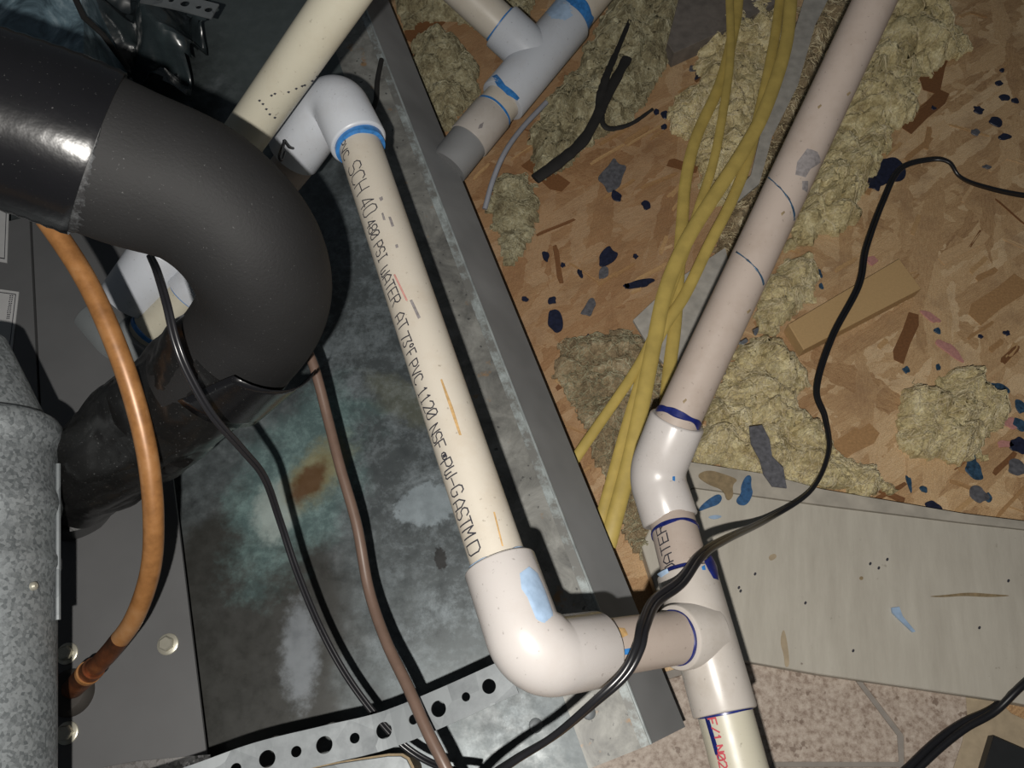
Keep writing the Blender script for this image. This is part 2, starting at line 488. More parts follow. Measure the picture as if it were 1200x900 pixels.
m_str = [strand_mat(0, (.55, .345, .165)), strand_mat(1, (.44, .255, .115)), strand_mat(2, (.22, .10, .04)), strand_mat(3, (.64, .43, .235))]
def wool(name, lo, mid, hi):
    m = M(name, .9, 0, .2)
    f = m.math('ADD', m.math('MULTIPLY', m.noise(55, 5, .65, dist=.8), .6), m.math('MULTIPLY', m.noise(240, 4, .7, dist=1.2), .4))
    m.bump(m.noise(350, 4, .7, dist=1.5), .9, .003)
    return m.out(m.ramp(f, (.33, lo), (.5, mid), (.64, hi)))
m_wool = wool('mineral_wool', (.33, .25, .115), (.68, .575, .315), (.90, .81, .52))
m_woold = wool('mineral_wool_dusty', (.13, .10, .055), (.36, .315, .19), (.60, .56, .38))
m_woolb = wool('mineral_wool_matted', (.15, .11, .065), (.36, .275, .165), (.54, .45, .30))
m_fib = wool('wool_fibre', (.50, .40, .23), (.72, .62, .40), (.88, .80, .58))
m_fibd = wool('wool_fibre_dusty', (.24, .20, .12), (.44, .40, .26), (.62, .59, .42))

def tile_mat():
    m = M('vinyl_stone_tile', .5)
    a = m.ramp(m.noise(240, 5, .7), (.35, (.24, .18, .14)), (.5, (.38, .31, .255)), (.65, (.48, .41, .345)))
    pit = m.ramp(m.noise(130, 3, .55, m.map(loc=(2, 2, 0))), (.63, 0.0), (.68, .8))
    return m.out(m.mix(pit, a, (.17, .12, .09)))
m_tile = tile_mat()
m_grout = plain('grout_grey', (.26, .235, .21), .8)
def white_board():
    m = M('whitewashed_board', .55)
    a = m.ramp(m.noise(1.0, 6, .7, m.map((14, 80, 10), (0, 0, -1.42))), (.3, (.385, .355, .30)), (.7, (.48, .45, .385)))
    sp = m.ramp(m.noise(150, 4, .6), (.64, 0.0), (.70, .75))
    zone = m.ramp(m.noise(15, 2), (.5, 0.0), (.62, 1.0))
    a = m.mix(m.math('MULTIPLY', sp, zone), a, (.14, .11, .08))
    return m.out(a)
m_board = white_board()
m_boardg = plain('board_edge_grey', (.43, .395, .335), .6, var=.3, scale=60)
m_brown = plain('stain_brown', (.27, .20, .11), .7, var=.35, scale=250)
m_bare = plain('bare_paper_tan', (.40, .32, .215), .7, var=.25, scale=120)
m_block = plain('mdf_block', (.50, .33, .155), .6, var=.10, scale=500)
m_paintb = plain('blue_spatter', (.045, .10, .17), .35, var=.7, scale=400)
m_paintd = plain('dark_spatter', (.018, .022, .05), .4, var=.5, scale=400)
m_paintg = plain('grey_spatter', (.13, .13, .145), .5, var=.5, scale=300)
m_blue2 = plain('primer_dull_blue', (.045, .125, .27), .4, var=.5, scale=300)
m_paintr = plain('red_crayon', (.52, .25, .22), .7, var=.3, scale=500)
m_greywood = plain('grey_weathered_wood', (.20, .175, .155), .7, var=.35, scale=90)
m_lath = plain('pale_paper', (.44, .42, .38), .7, var=.3, scale=90)
m_pad = plain('rubber_pad_black', (.018, .019, .020), .4)
m_silver = plain('silver_foil', (.75, .75, .77), .2, .9)
def plastic():
    m = M('black_plastic_film', .27, 0, 1.0)
    m.bump(m.noise(26, 3, .5, dist=.3), .5, .01)
    return m.out(m.ramp(m.noise(20, 3), (.4, (.012, .016, .018)), (.7, (.03, .042, .046))))
m_film = plastic()
def smear():
    m = M('blue_grey_duct', .45, .1)
    return m.out(m.ramp(m.noise(22, 5, .7, dist=1.5), (.36, (.05, .08, .10)), (.52, (.16, .24, .285)), (.68, (.40, .50, .55))))
m_duct = smear()

# ================================================================== SETTING: the subfloor
fo = obj('floor', *slab([V((-1.1, -0.7, 0)), V((1.3, -0.7, 0)), V((1.3, 1.7, 0)), V((-1.1, 1.7, 0))], .018), m_osb, smooth=False)
tag(fo, kind='structure')
# wood strands proud of the sheet
def strand_mesh(i, mt):
    vs_, fs = slab([V((-.5, -.5, .00055)), V((-.1, -.42, .0007)), V((.3, -.5, .0006)), V((.5, -.2, .0005)), (V((.47, .5, .0005))), V((.1, .43, .0007)), V((-.35, .5, .0006)), V((-.5, .2, .0005))], .0006)
    me = bpy.data.meshes.new('strand'); me.from_pydata([tuple(v) for v in vs_], [], fs); me.materials.append(mt); return me
SM = [strand_mesh(i, mt) for i, mt in enumerate(m_str)]
def strand(px, py, L, W, ang, k):
    o = bpy.data.objects.new('wood_strand', SM[k]); col.objects.link(o); o.parent = fo
    p = G(px, py, 0); o.location = (p.x, p.y, .0001)
    o.rotation_euler = (0, 0, ang); o.scale = (L, W, 1)
rs = random.Random(3)
for (px, py, L, W, a, k) in [(1098, 70, .10, .024, 1.15, 2), (1062, 395, .055, .012, 1.05, 2), (1000, 520, .05, .016, .5, 1), (1085, 130, .075, .016, .75, 2),
                             (640, 205, .05, .020, -.8, 2), (500, 30, .06, .03, 1.0, 2), (1170, 350, .07, .02, .6, 1), (800, 195, .03, .012, -.4, 2), (1130, 290, .06, .012, .5, 3), (1020, 210, .04, .010, 1.1, 1)]:
    strand(px, py, L, W, a, k)
n_ = 0
while n_ < 150:
    px, py = rs.uniform(560, 1200), rs.uniform(0, 600)
    if px < 640 and py > 250: continue
    strand(px, py, rs.uniform(.010, .045), rs.uniform(.0012, .006), rs.choice([.62, .55, .70, .45, .9, -.4, rs.uniform(0, 3.1)]), (rs.choice([1, 1, 2, 0]) if px < 780 else rs.choice([0, 0, 1, 1, 2, 3])))
    n_ += 1
# paint spatter on the boards
spots = [(650, 375, 8, 15, .1, 'd'), (647, 352, 5, 5, 0, 'd'), (712, 300, 8, 14, -.6, 'd'), (690, 360, 7, 12, -.5, 'g'), (722, 228, 6, 8, .6, 'd'), (757, 240, 5, 5, 0, 'd'), (748, 332, 18, 5, .2, 'd'), (735, 335, 4, 4, 0, 'd'),
         (718, 205, 14, 22, -.2, 'g'), (822, 85, 5, 12, -.7, 'd'), (793, 152, 6, 6, 0, 'd'), (779, 134, 5, 5, 0, 'd'), (778, 148, 4, 4, 0, 'd'), (769, 131, 4, 4, 0, 'd'), (812, 80, 5, 4, .3, 'g'),
         (1147, 128, 6, 5, 0, 'd'), (1178, 114, 7, 5, 0, 'd'), (1190, 118, 4, 4, 0, 'd'), (1171, 97, 5, 4, .4, 'd'), (1168, 143, 7, 8, .3, 'd'), (1178, 160, 7, 4, 0, 'd'), (1175, 82, 3, 3, 0, 'd'), (1094, 126, 3, 3, 0, 'd'),
         (1143, 155, 5, 5, 0, 'g'), (1036, 200, 24, 18, .4, 'd'), (1025, 215, 10, 8, 1., 'd'), (1157, 195, 5, 3, 0, 'g'), (1062, 433, 4, 4, 0, 'b'), (1099, 387, 5, 4, 0, 'b'), (1100, 430, 3, 4, 0, 'b'),
         (1168, 457, 13, 11, .5, 'b'), (1197, 476, 9, 8, .3, 'b'), (1196, 497, 9, 7, .3, 'b'), (1195, 522, 10, 9, .2, 'd'), (1193, 549, 10, 9, 0, 'g'), (1142, 550, 9, 10, .3, 'b'), (1140, 535, 4, 9, 0, 'b'),
         (1148, 580, 11, 9, 0, 'g'), (1158, 583, 5, 6, 0, 'b'), (1083, 573, 5, 4, 0, 'b'), (1066, 566, 3, 9, 0, 'b'), (1095, 593, 10, 5, -.2, 'd'), (1150, 394, 3, 3, 0, 'd'), (960, 320, 4, 7, .2, 'b'), (962, 335, 3, 4, 0, 'b'),
         (1090, 370, 16, 5, -.7, 'r'), (1113, 410, 18, 6, -.9, 'r'), (1150, 455, 14, 8, .5, 'r'), (1185, 495, 10, 6, .1, 'r'), (1178, 520, 12, 4, .1, 'r'), (1022, 305, 8, 6, 0, 'r'), (690, 395, 4, 4, 0, 'd'), (745, 300, 3, 3, 0, 'd'),
         (640, 300, 4, 6, .3, 'd'), (615, 350, 4, 3, 0, 'd'), (680, 320, 3, 5, .2, 'd'), (707, 320, 5, 9, -.5, 'g'), (660, 310, 3, 3, 0, 'd'), (1110, 505, 3, 3, 0, 'b'), (1180, 390, 4, 3, 0, 'd')]
PM = {'d': m_paintd, 'b': m_paintb, 'g': m_paintg, 'r': m_paintr}
for i, (px, py, rx, ry, rot, k) in enumerate(spots):
    c = G(px, py, .0010); s = (c - CAM).dot(FWD) / FPX
    obj('paint_spot', *slab(smooth_poly(blob_poly(c, rx * s, ry * s * 1.15, rot, 11, .34, i)), .0010, .0003), PM[k], fo)
# vinyl tiles at the bottom of the picture
def gp(pts, z): return [G(x, y, z) for x, y in pts]
tiles = [[(560, 1000), (560, 860), (770, 800), (878, 766), (982, 770), (1052, 862), (1054, 893), (905, 893), (880, 1000)],
         [(989, 770), (1130, 790), (1134, 838), (1128, 870), (1118, 900), (1100, 1000), (1062, 1000), (1060, 862)],
         [(888, 1000), (910, 899), (1054, 899), (1056, 1000)]]
for t in tiles: obj('tile', *slab(gp(t, .003), .003, .0006), m_tile, fo, smooth=False)
obj('tile_bed', *slab(gp([(550, 1020), (550, 850), (770, 790), (880, 760), (1140, 780), (1140, 1020)], .0016), .0016), m_grout, fo, smooth=False)
obj('paper_backing', *slab(gp([(1128, 815), (1160, 810), (1185, 836), (1205, 845), (1240, 870), (1300, 1000), (1095, 1000), (1112, 900), (1126, 860)], .0022), .0022), m_bare, fo, smooth=False)

# white board lying on the floor
c = G(1000, 700, 0)
e = empty('painted_board', c, 'wide off-white painted board lying on the floor at lower right', 'board')
obj('board', *slab(gp([(752, 640), (775, 590), (812, 572), (960, 592), (1120, 612), (1500, 655), (1500, 880), (1180, 822), (1050, 803), (960, 790), (880, 776), (790, 760)], .013), .0125, .0008), m_board, e, smooth=False)
obj('edge_strip', *slab(gp([(778, 585), (800, 540), (900, 556), (962, 573), (1130, 602), (1500, 648), (1500, 654), (1120, 611), (960, 591), (812, 571)], .0145), .0135, .0006), m_boardg, e, smooth=False)
def bspot(pts, mt, z=.0150, nm='paint_streak', th=.0009):
    return obj(nm, *slab(smooth_poly(gp(pts, z)), th), mt, e, smooth=False)
bspot([(820, 594), (830, 585), (842, 578), (847, 583), (843, 591), (830, 595), (818, 600)], m_blue2, .0141)
bspot([(868, 570), (874, 557), (881, 557), (880, 570), (883, 578), (876, 592), (866, 592), (862, 586), (869, 578)], m_blue2, .0152)
bspot([(828, 606), (838, 603), (848, 605), (838, 609)], m_pale, .0139)
bspot([(815, 557), (830, 550), (850, 556), (866, 562), (858, 568), (860, 582), (852, 588), (848, 574), (830, 568)], m_brown, .0151, 'stain', .0007)
bspot([(918, 735), (922, 748), (926, 780), (920, 783), (919, 768), (914, 752)], m_bare, .0134, 'stain', .0005)
bspot([(900, 652), (908, 648), (911, 653), (903, 658)], m_bare, .0134, 'stain', .0005)
bspot([(1085, 699), (1110, 697), (1135, 694), (1160, 696), (1190, 698), (1160, 700), (1130, 698), (1105, 700)], m_brown, .0134, 'crack', .0005)
bspot([(1008, 675), (1012, 676), (1011, 680), (1007, 679)], m_brown, .0134, 'stain', .0005)
for x, y in [(866, 688), (868, 692), (944, 706), (1182, 680), (1020, 660), (1030, 665), (1040, 655), (885, 672), (1000, 762), (1148, 735)]:
    bspot([(x, y - 2), (x + 2, y), (x, y + 3), (x - 2, y + 1)], m_ink, .0134, 'speck', .0005)

# ================================================================== sheet-metal pan under the unit
E1 = V((-.332, .943, 0)).normalized(); E2 = V((E1.y, -E1.x, 0))      # long and cross directions of the pan
K = G(763, 872, ZP)               # fold corner
LEN, WID = 1.25, 0.75
SW, SD = .030, .034               # run and drop of the sloping outer face
pan = empty('drain_pan', G(600, 700, 0), 'stained galvanised sheet metal drain pan with a sloping grey rim', 'drain pan')
k0, k1 = K, K + E1 * LEN
obj('pan_sheet', *slab([k0 - E2 * .040, k1 - E2 * .040, k1 - E2 * WID, k0 - E2 * WID], .002), m_pan, pan, smooth=False)
obj('edge_band', *slab([k0, k1, k1 - E2 * .040, k0 - E2 * .040], .002), m_ledge, pan, smooth=False)
dz = V((0, 0, -SD))
s0 = k0 + E2 * SW + dz; s1 = k1 + E2 * SW + dz
th = V((0, 0, -.0015))
obj('rim_face', [k0, k1, s1, s0, k0 + th, k1 + th, s1 + th, s0 + th], [(0, 3, 2, 1), (4, 5, 6, 7), (0, 4, 7, 3), (3, 7, 6, 2)], m_side, pan, smooth=False)
f0 = k0 - E2 * WID - E1 * .004 + dz * 2.2
obj('end_face', [k0, s0, s0 + V((0, 0, -.03)) , k0 - E2 * WID, f0, s0 + E2 * 0 + V((0, 0, -.03)) - E2 * .02],
    [(0, 1, 2, 5), (0, 5, 4, 3)], m_side, pan, smooth=False)
obj('fold_wear', *slab([k0 + V((0, 0, .0003)), k1 + V((0, 0, .0003)), k1 - E2 * .0065 + V((0, 0, .0003)), k0 - E2 * .0065 + V((0, 0, .0003))], .0006), m_wear, pan, smooth=False)
obj('fold_line', *sweep([k0 + V((0, 0, .0002)), k1 + V((0, 0, .0002))], .0010, 8), m_fold, pan)
# stand-off rail carrying the pan
obj('support_rail', *slab([k0 + E2 * .012 + V((0, 0, -.02)), k1 + E2 * .012 + V((0, 0, -.02)), k1 - E2 * .03 + V((0, 0, -.02)), k0 - E2 * .03 + V((0, 0, -.02))], ZP - .02), m_seam_shade, pan, smooth=False)
for x, y in [(628, 850), (690, 835), (540, 560)]:
    c = G(x, y, ZP); obj('rivet', *sweep([c, c + V((0, 0, .0006)), c + V((0, 0, .0012))], [.0042, .0040, .0022], 16), m_zinc, pan)
# grey outlet stub on the rim
za = .068
OA = G(528, 192, za - .004); OB = G(549, 166, za)
od = (OB - OA).normalized()
obj('outlet_stub', *cyl(OA - od * .004, OB + od * .002, .0182, 40), m_side, pan)
tag(pan.children[-1], 'grey outlet stub on the rim')

# ================================================================== air handler cabinet (left)
ZC = 0.112
cab = empty('air_handler_cabinet', G(120, 700, 0), 'grey painted air handler cabinet with hex screws at left edge', 'air handler')
# right-hand edge of the top panel, then everything to the left of it
q0 = G(242, 884, ZC); q1 = G(206, 590, ZC); ed = (q1 - q0).normalized()
q2 = q0 + ed * .42; le = V((-ed.y, ed.x, 0))
qm = G(43, 400, ZC)
sdist = (qm - q0).dot(le)
def pan_quad(a, b, z, h): return slab([q0 + le * a + V((0, 0, z)), q2 + le * a + V((0, 0, z)), q2 + le * b + V((0, 0, z)), q0 + le * b + V((0, 0, z))], h)
obj('side_panel', *pan_quad(0, sdist - .0008, 0, .0022), m_panel, cab, smooth=False)
obj('inner_casing', *pan_quad(.010, .5, -.0026, .109), m_seam_shade, cab, smooth=False)  # inset body coloured near black to paint the shade gap along the panel edge
obj('top_panel', *pan_quad(sdist + .0008, .5, .0006, .0028), m_panel, cab, smooth=False)
def screw(px, py):
    c = G(px, py, ZC); up = V((0, 0, 1)); rot = random.random()
    v, f = sweep([c, c + up * .0008, c + up * .0012], [.0064, .0063, .0055], 24)
    o = obj('screw', v, f, m_steel, cab)
    hv = []
    for z, r in ((.001, .0044), (.0042, .0044), (.0050, .0036)):
        for k in range(6):
            a = k * math.pi / 3 + rot; hv.append(c + V((r * math.cos(a), r * math.sin(a), z)))
    hf = [(k, (k + 1) % 6, 6 + (k + 1) % 6, 6 + k) for k in range(6)] + [(6 + k, 6 + (k + 1) % 6, 12 + (k + 1) % 6, 12 + k) for k in range(6)] + [tuple(range(12, 18))]
    h = obj('screw_head', hv, hf, m_steel, o, smooth=False)
for s in ((79, 766), (79, 859), (197, 755)): screw(*s)
c = G(84, 812, ZC)
gro = obj('grommet', *sweep([c, c + V((0, 0, .004)), c + V((0, 0, .007)), c + V((0, 0, .0075))], [.0135, .0130, .0105, .007], 32), m_rubber, cab)
fz = ZC + .0012
obj('foil_tape', *slab(gp([(120, 908), (122, 899), (160, 892), (246, 884), (250, 905), (246, 915), (120, 915)], fz), .0012), m_foil, cab, smooth=False)
# rating stickers, partly out of frame
def sticker(pts, inset):
    o = obj('sticker', *slab(gp(pts, ZC + .0012), .0006), m_sticker, cab, smooth=False)
    P_ = gp(pts, ZC + .00126); ctr = sum(P_, V((0, 0, 0))) / 4
    inn = [ctr + (p - ctr) * (1 - inset) for p in P_]; inn2 = [ctr + (p - ctr) * (1 - inset * 1.35) for p in P_]
    obj('border_line', inn + inn2, [(i, (i + 1) % 4, 4 + (i + 1) % 4, 4 + i) for i in range(4)], m_ink, o, smooth=False)
    return o
sticker([(-60, 200), (12, 200), (8, 308), (-60, 296)], .07)
s2 = sticker([(-50, 332), (22, 342), (13, 420), (-55, 408)], .08)
rr = random.Random(5)
for k in range(13):        # column of tiny printed characters
    y = 346 + k * 2.2; x = 13.5 - k * .32
    for j in range(2):
        xx = x - 2.2 + j * 2.4 + rr.uniform(-.3, .3)
        obj('print_mark', gp([(xx, y), (xx + 1.7, y + .2), (xx + 1.6, y + 1.3), (xx - .1, y + 1.2)], ZC + .00128), [(0, 1, 2, 3)], m_ink, s2, smooth=False)

# ================================================================== galvanised flue pipe
A = P(-31, 512, .400); B = P(-47, 930, .345)
fd = (B - A).normalized()
flue = empty('flue_pipe', G(-40, 700, 0), 'spangled galvanised round flue pipe with a tapered collar at left edge', 'flue pipe')
R_ = .0385
def fl(prof, nm, mt=m_galv):
    return obj(nm, *sweep([A + fd * t for t, r in prof], [r for t, r in prof], 64), mt, flue)
fl([(-.055, .014), (-.004, R_ * .90), (0, R_ * .92)], 'tapered_collar')
fl([(-.006, R_ * .95), (-.004, R_ * 1.02), (-.001, R_ * 1.06), (.006, R_ * 1.06), (.009, R_ * 1.02), (.014, R_ * .985)], 'collar_band')
fl([(.012, R_), (.034, R_), (.037, R_ * 1.03), (.041, R_ * 1.045), (.045, R_ * 1.03), (.048, R_), (.066, R_), (.069, R_ * 1.03), (.073, R_ * 1.03), (.076, R_ * 1.0), (.079, R_ * .985), (.30, R_ * .985)], 'pipe_body')
fc = Cyl(A, B, R_)
pts = [fc.at(t, 1.22, .0008) for t in (.02, .05, .08, .10)]
obj('lock_seam', *sweep(pts, .0013, 8), m_zinc, flue)
c = fc.at(.085, .72, 0); nrm = (c - (A + fd * .085)).normalized()
obj('screw', *sweep([c, c + nrm * .0012, c + nrm * .002], [.0022, .002, .001], 14), m_steel, flue)

# ================================================================== PVC condensate drain line
RP, RF = .01335, .0168
main = Cyl(P(420, 166, .478), P(585, 660, .362), RP)
drain = empty('condensate_drain_line', G(820, 760, 0), 'white PVC condensate drain line with printed pipe, glued elbows and tee', 'drain pipe')
def part(name, data, mt, parent=drain, label=None):
    o = obj(name, *data, mt, parent)
    if label: o['label'] = label
    return o
def bend(p0, pc, p1, rb, n=14):
    """path p0 -> round corner at pc -> p1"""
    p0, pc, p1 = V(p0), V(pc), V(p1)
    d0 = (p0 - pc).normalized(); d1 = (p1 - pc).normalized()
    ang = d0.angle(d1); t = rb / math.tan(ang / 2)
    a = pc + d0 * t; b = pc + d1 * t
    ctr = pc + (d0 + d1).normalized() * (rb / math.sin(ang / 2))
    out = [p0]
    va, vb = a - ctr, b - ctr
    tot = va.angle(vb); ax = va.cross(vb).normalized()
    for k in range(n + 1):
        out.append(ctr + Matrix.Rotation(tot * k / n, 3, ax) @ va)
    out.append(p1)
    return out
def fitting(path, r, name='elbow', mt=m_fit, label=None, rim=.0012, bulge=0.0):
    """socket fitting swept along a path, rims eased at both mouths"""
    p = [V(q) for q in path]
    d0 = (p[1] - p[0]).normalized(); d1 = (p[-1] - p[-2]).normalized()
    pts = [p[0], p[0] + d0 * .0001, p[0] + d0 * rim * .4, p[0] + d0 * rim] + p[1:-1] + [p[-1] - d1 * rim, p[-1] - d1 * rim * .4, p[-1] - d1 * .0001, p[-1]]
    n = len(p) - 2
    rs_ = [r - rim, r - rim * .9, r - rim * .3, r] + [r + bulge * math.sin(math.pi * (k + .5) / n) for k in range(n)] + [r, r - rim * .3, r - rim * .9, r - rim]
    return part(name, sweep(pts, rs_, 48), mt, drain, label)

# upper elbow and its stub
E_c = P(393, 112, .492)
stubB = Cyl(P(352, 183, .525), P(205, 362, .560), RP)
d_up = (main.a - E_c)
main_len_end = main.b
pm = part('pipe', Cyl(main.a - main.d * .004, main.b + main.d * .012, RP).mesh(), m_pipe, drain, 'long ivory pipe with black printed lettering')
path = bend(main.a + main.d * .002, E_c, P(343, 183, .520), .0135)
# mouth of the stub side
fitting(path, RF * 1.07, 'elbow', m_fitc, 'bluish white upper elbow')
part('pipe', stubB.mesh(), m_pipe2)
part('primer_ring', main.ring(.0036, .0036, .0030, .0022, 1, amp=.35), m_blue, drain.children[0])
lt = [("PVC", (400, 166), (407, 188), .0065), ("SCH", (413, 192), (426, 229), .0105), ("4O", (427, 233), (435, 253), .0105), ("480", (433, 259), (441, 281), .0072), ("PSI", (442, 285), (450, 308), .0072),
      ("WATER", (449, 315), (467, 362), .0074), ("AT", (467, 368), (474, 388), .0074), ("73*F", (473, 392), (484, 421), .0074), ("PVC", (483, 424), (492, 452), .0076), ("1120", (493, 456), (509, 494), .0080),
      ("NSF", (507, 500), (518, 530), .0078), ("@", (519, 531), (522, 538), .0045), ("PW-G", (521, 540), (539, 586), .0082), ("ASTM", (536, 587), (552, 636), .0088), ("D", (552, 637), (556, 649), .0088)]
# keep words in sequence along the pipe
def shrink(w_, a, b):
    k = .86 if len(w_) > 1 else 1.0
    return a, (a[0] + (b[0] - a[0]) * k, a[1] + (b[1] - a[1]) * k)
words = join(*[lettering(main, w_, *shrink(w_, a, b), h * .98, .00036) for (w_, a, b, h) in lt])
part('printed_lettering', words, m_ink, pm, 'black printed lettering')
for pts in ([(480, 352), (483, 351), (493, 372), (490, 374)], [(444, 232), (448, 230), (449, 234), (446, 236)], [(447, 250), (449, 249), (452, 258), (449, 258)], [(455, 254), (458, 254), (462, 265), (459, 266)], [(463, 287), (466, 286), (467, 290), (464, 291)]):
    part('scuff', main.patch(pts), m_mark, pm)
part('rust_streak', main.patch([(516, 445), (518, 444), (531, 478), (541, 510), (538, 510), (527, 478)]), m_orange, pm)
part('rust_streak', main.patch([(461, 322), (463, 321), (478, 352), (476, 353)]), m_paintr, pm)
part('rust_streak', main.patch([(578, 600), (580, 600), (590, 640), (588, 640)]), m_orange, pm)

# lower elbow
L_c = P(624, 772, .340); T_c = P(826, 742, .408)
ldir = (T_c - L_c).normalized()
L_end = P(720, 760, .372)
lowp = bend(main.b + main.d * .000, L_c, L_c + ldir * .0405, .0160)
fitting(lowp, RF * 1.03, 'elbow', m_fit, 'glossy white lower elbow', bulge=.0012)
low_el = drain.children[-1]
lc = Cyl(main.b, L_c, RF * 1.03 + .0004)
part('primer_smear', lc.patch([(609, 672), (620, 664), (630, 672), (640, 695), (652, 730), (640, 735), (628, 725), (618, 700), (611, 690)], .0004), m_pale, low_el)
part('primer_ring', main.ring(main.L - .0004, .0020, .001, .0008, 2, amp=.9), m_pale, low_el)
stub = Cyl(L_c + ldir * .036, T_c - ldir * .012, RP)
ps = part('pipe', stub.mesh(), m_pipe2)
part('primer_smear', stub.patch([(724, 762), (752, 757), (752, 764), (724, 769)]), m_blue, ps)
part('stain', stub.patch([(722, 735), (732, 736), (736, 744), (728, 748), (722, 744)]), m_orange, ps)
# tee at the lower right
t_top = P(804, 670, .425); t_bot = P(850, 836, .392)
tee = Cyl(t_top, t_bot, RF * .98)
tm = T_c
tee_o = part('tee', cyl(t_top, t_bot, RF * .98, 56, .0012), m_fit2, drain, 'dusty white tee')
br = sweep([T_c, T_c - ldir * .0215, T_c - ldir * .0223, T_c - ldir * .0226], [RF * .98, RF * .98, RF * .95, RF * .90], 48)
part('branch_socket', br, m_fit2, tee_o)
part('primer_ring', stub.ring(stub.L - .0106, .0016, .001, .0005, 4, amp=1.2), m_navy, tee_o)
for s in (1,):
    pts = [tee.at(tee.L * .30, .95, .0), ]
# pipe below the tee
lowpipe = Cyl(P(846, 822, .394), P(884, 965, .372), RP * 1.05)
pl_ = part('pipe', Cyl(lowpipe.a, lowpipe.b + lowpipe.d * .28, RP * 1.05).mesh(), m_pipe3, drain, 'cream pipe with red printing')
part('primer_ring', lowpipe.ring(lowpipe.hit(851, 836)[0], .004, .0006, .0005, 5, amp=.5), m_navy, tee_o)
part('printed_lettering', join(lettering(lowpipe, 'F/1', (834, 842), (841, 868), .0042, .0004), lettering(lowpipe, 'N02', (842, 874), (848, 900), .0042, .0004)), m_redink, pl_, 'red printed lettering')
part('primer_smear', lowpipe.patch([(826, 842), (831, 842), (840, 872), (843, 890), (838, 884), (833, 866)]), m_navy, pl_)
# short pipe between tee and 45
short = Cyl(P(784, 596, .453), P(805, 676, .424), RP)
psh = part('pipe', short.mesh(), m_pipe2)
part('printed_lettering', lettering(short, 'WATER', (786, 672), (773, 616), .0066, .0004, -1), m_ink, psh, 'black printed lettering')
part('primer_ring', short.ring(short.hit(802, 666)[0], .0032, .0015, .0006, 6, amp=.6), m_navy, tee_o)
part('primer_smear', Cyl(t_top, t_bot, RF * .98).patch([(825, 658), (833, 650), (842, 662), (842, 680), (836, 678), (830, 668)], .0006), m_navy, tee_o)
part('primer_smear', Cyl(t_top, t_bot, RF * .98).patch([(770, 673), (782, 666), (784, 671), (775, 677)], .0003), m_pale, tee_o)
part('primer_smear', Cyl(t_top, t_bot, RF * .98).patch([(822, 664), (826, 662), (827, 668), (823, 668)], .0003), m_blue, tee_o)
# 45 degree elbow and the long pipe to the upper right
C45 = P(768, 556, .462)
rp0 = P(794, 492, .452)
fitting(bend(P(786, 611, .451), C45, rp0, .020), RF * .985, 'elbow', m_fit, 'white forty-five degree elbow')
e45 = drain.children[-1]
longp = Cyl(rp0, P(1046, -44, .495), RP)
plg = part('pipe', Cyl(longp.a - longp.d * .008, longp.b, RP).mesh(), m_pipe2, drain, 'long dusty pipe with grey scuff and pencil lines')
part('primer_ring', longp.ring(.0015, .002, .0018, .0006, 8, amp=1.3), m_navy, e45)
part('primer_ring', short.ring(short.hit(786, 611)[0] - .0005, .001, .0013, .0006, 9, amp=1.3), m_navy, e45)
part('primer_spot', Cyl(C45, P(786, 611, .451), RF * .985 + .0002).patch([(788, 558), (791, 558), (791, 564), (788, 563)], .0004), m_blue, e45)
part('scuff', longp.patch([(934, 190), (946, 174), (958, 178), (962, 190), (950, 198), (944, 208), (932, 205)]), m_mark, plg)
part('scuff', longp.patch([(940, 212), (947, 212), (946, 226), (940, 222)]), m_mark, plg)
part('pencil_line', longp.patch([(899, 208), (901, 207), (932, 257), (930, 259)]), m_paintb, plg)
part('pencil_line', longp.patch([(862, 296), (863, 294), (896, 333), (894, 335)]), m_paintb, plg)
for (x, y) in [(958, 125), (992, 110), (915, 250), (875, 365), (800, 470), (960, 60)]:
    part('scuff', longp.patch([(x, y), (x + 4, y - 3), (x + 5, y - 1), (x + 1, y + 3)]), m_brown, plg)

# pipe coming down from the top, and the trap beside the cabinet
pa0, pa1 = P(430, -45, .405), P(296, 152, .478)
pipeA = Cyl(pa0, P(185, 305, .545), RP)
pA = part('pipe', Cyl(pa0, P(185, 305, .545), RP).mesh(), m_pipe3, drain, 'ivory pipe with a dotted black mark')
dots = [(322, 138), (316, 134), (312, 128), (308, 122), (304, 118), (318, 112), (322, 110), (338, 108), (347, 104), (354, 101), (357, 100), (366, 95), (372, 90)]
for x, y in dots:
    x -= 0
    part('ink_dot', pipeA.patch([(x - 2, y), (x, y - 1.5), (x + 2.2, y - .5), (x + .5, y + 1.5)]), m_ink, pA)
TD = .540
c1 = Cyl(P(196, 290, .535), P(152, 352, .550), .0205)
part('coupling', cyl(c1.a, c1.b, .0205, 48, .001), m_fitc, drain, 'bluish white coupling half hidden by the insulation')
part('pipe', Cyl(P(222, 343, .545), P(169, 393, .552), RP).mesh(), m_pipe3)
sB = Cyl(P(280, 290, .535), P(220, 345, .543), RF * 1.02)
part('coupling', cyl(sB.a, sB.b, RF * 1.02, 48, .001), m_fitc)
pp = Cyl(P(222, 343, .545), P(169, 393, .552), RP)
part('primer_ring', pp.ring(.0026, .0015, .001, .0006, 12, amp=.3), m_blue, drain.children[-1])
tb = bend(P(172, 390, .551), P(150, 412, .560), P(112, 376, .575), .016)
fitting(tb, RF * 1.03, 'trap_elbow', m_fitshade)
part('primer_ring', pp.ring(pp.L - .0045, .0025, .001, .0008, 13, amp=.3), m_blue, drain.children[-1])

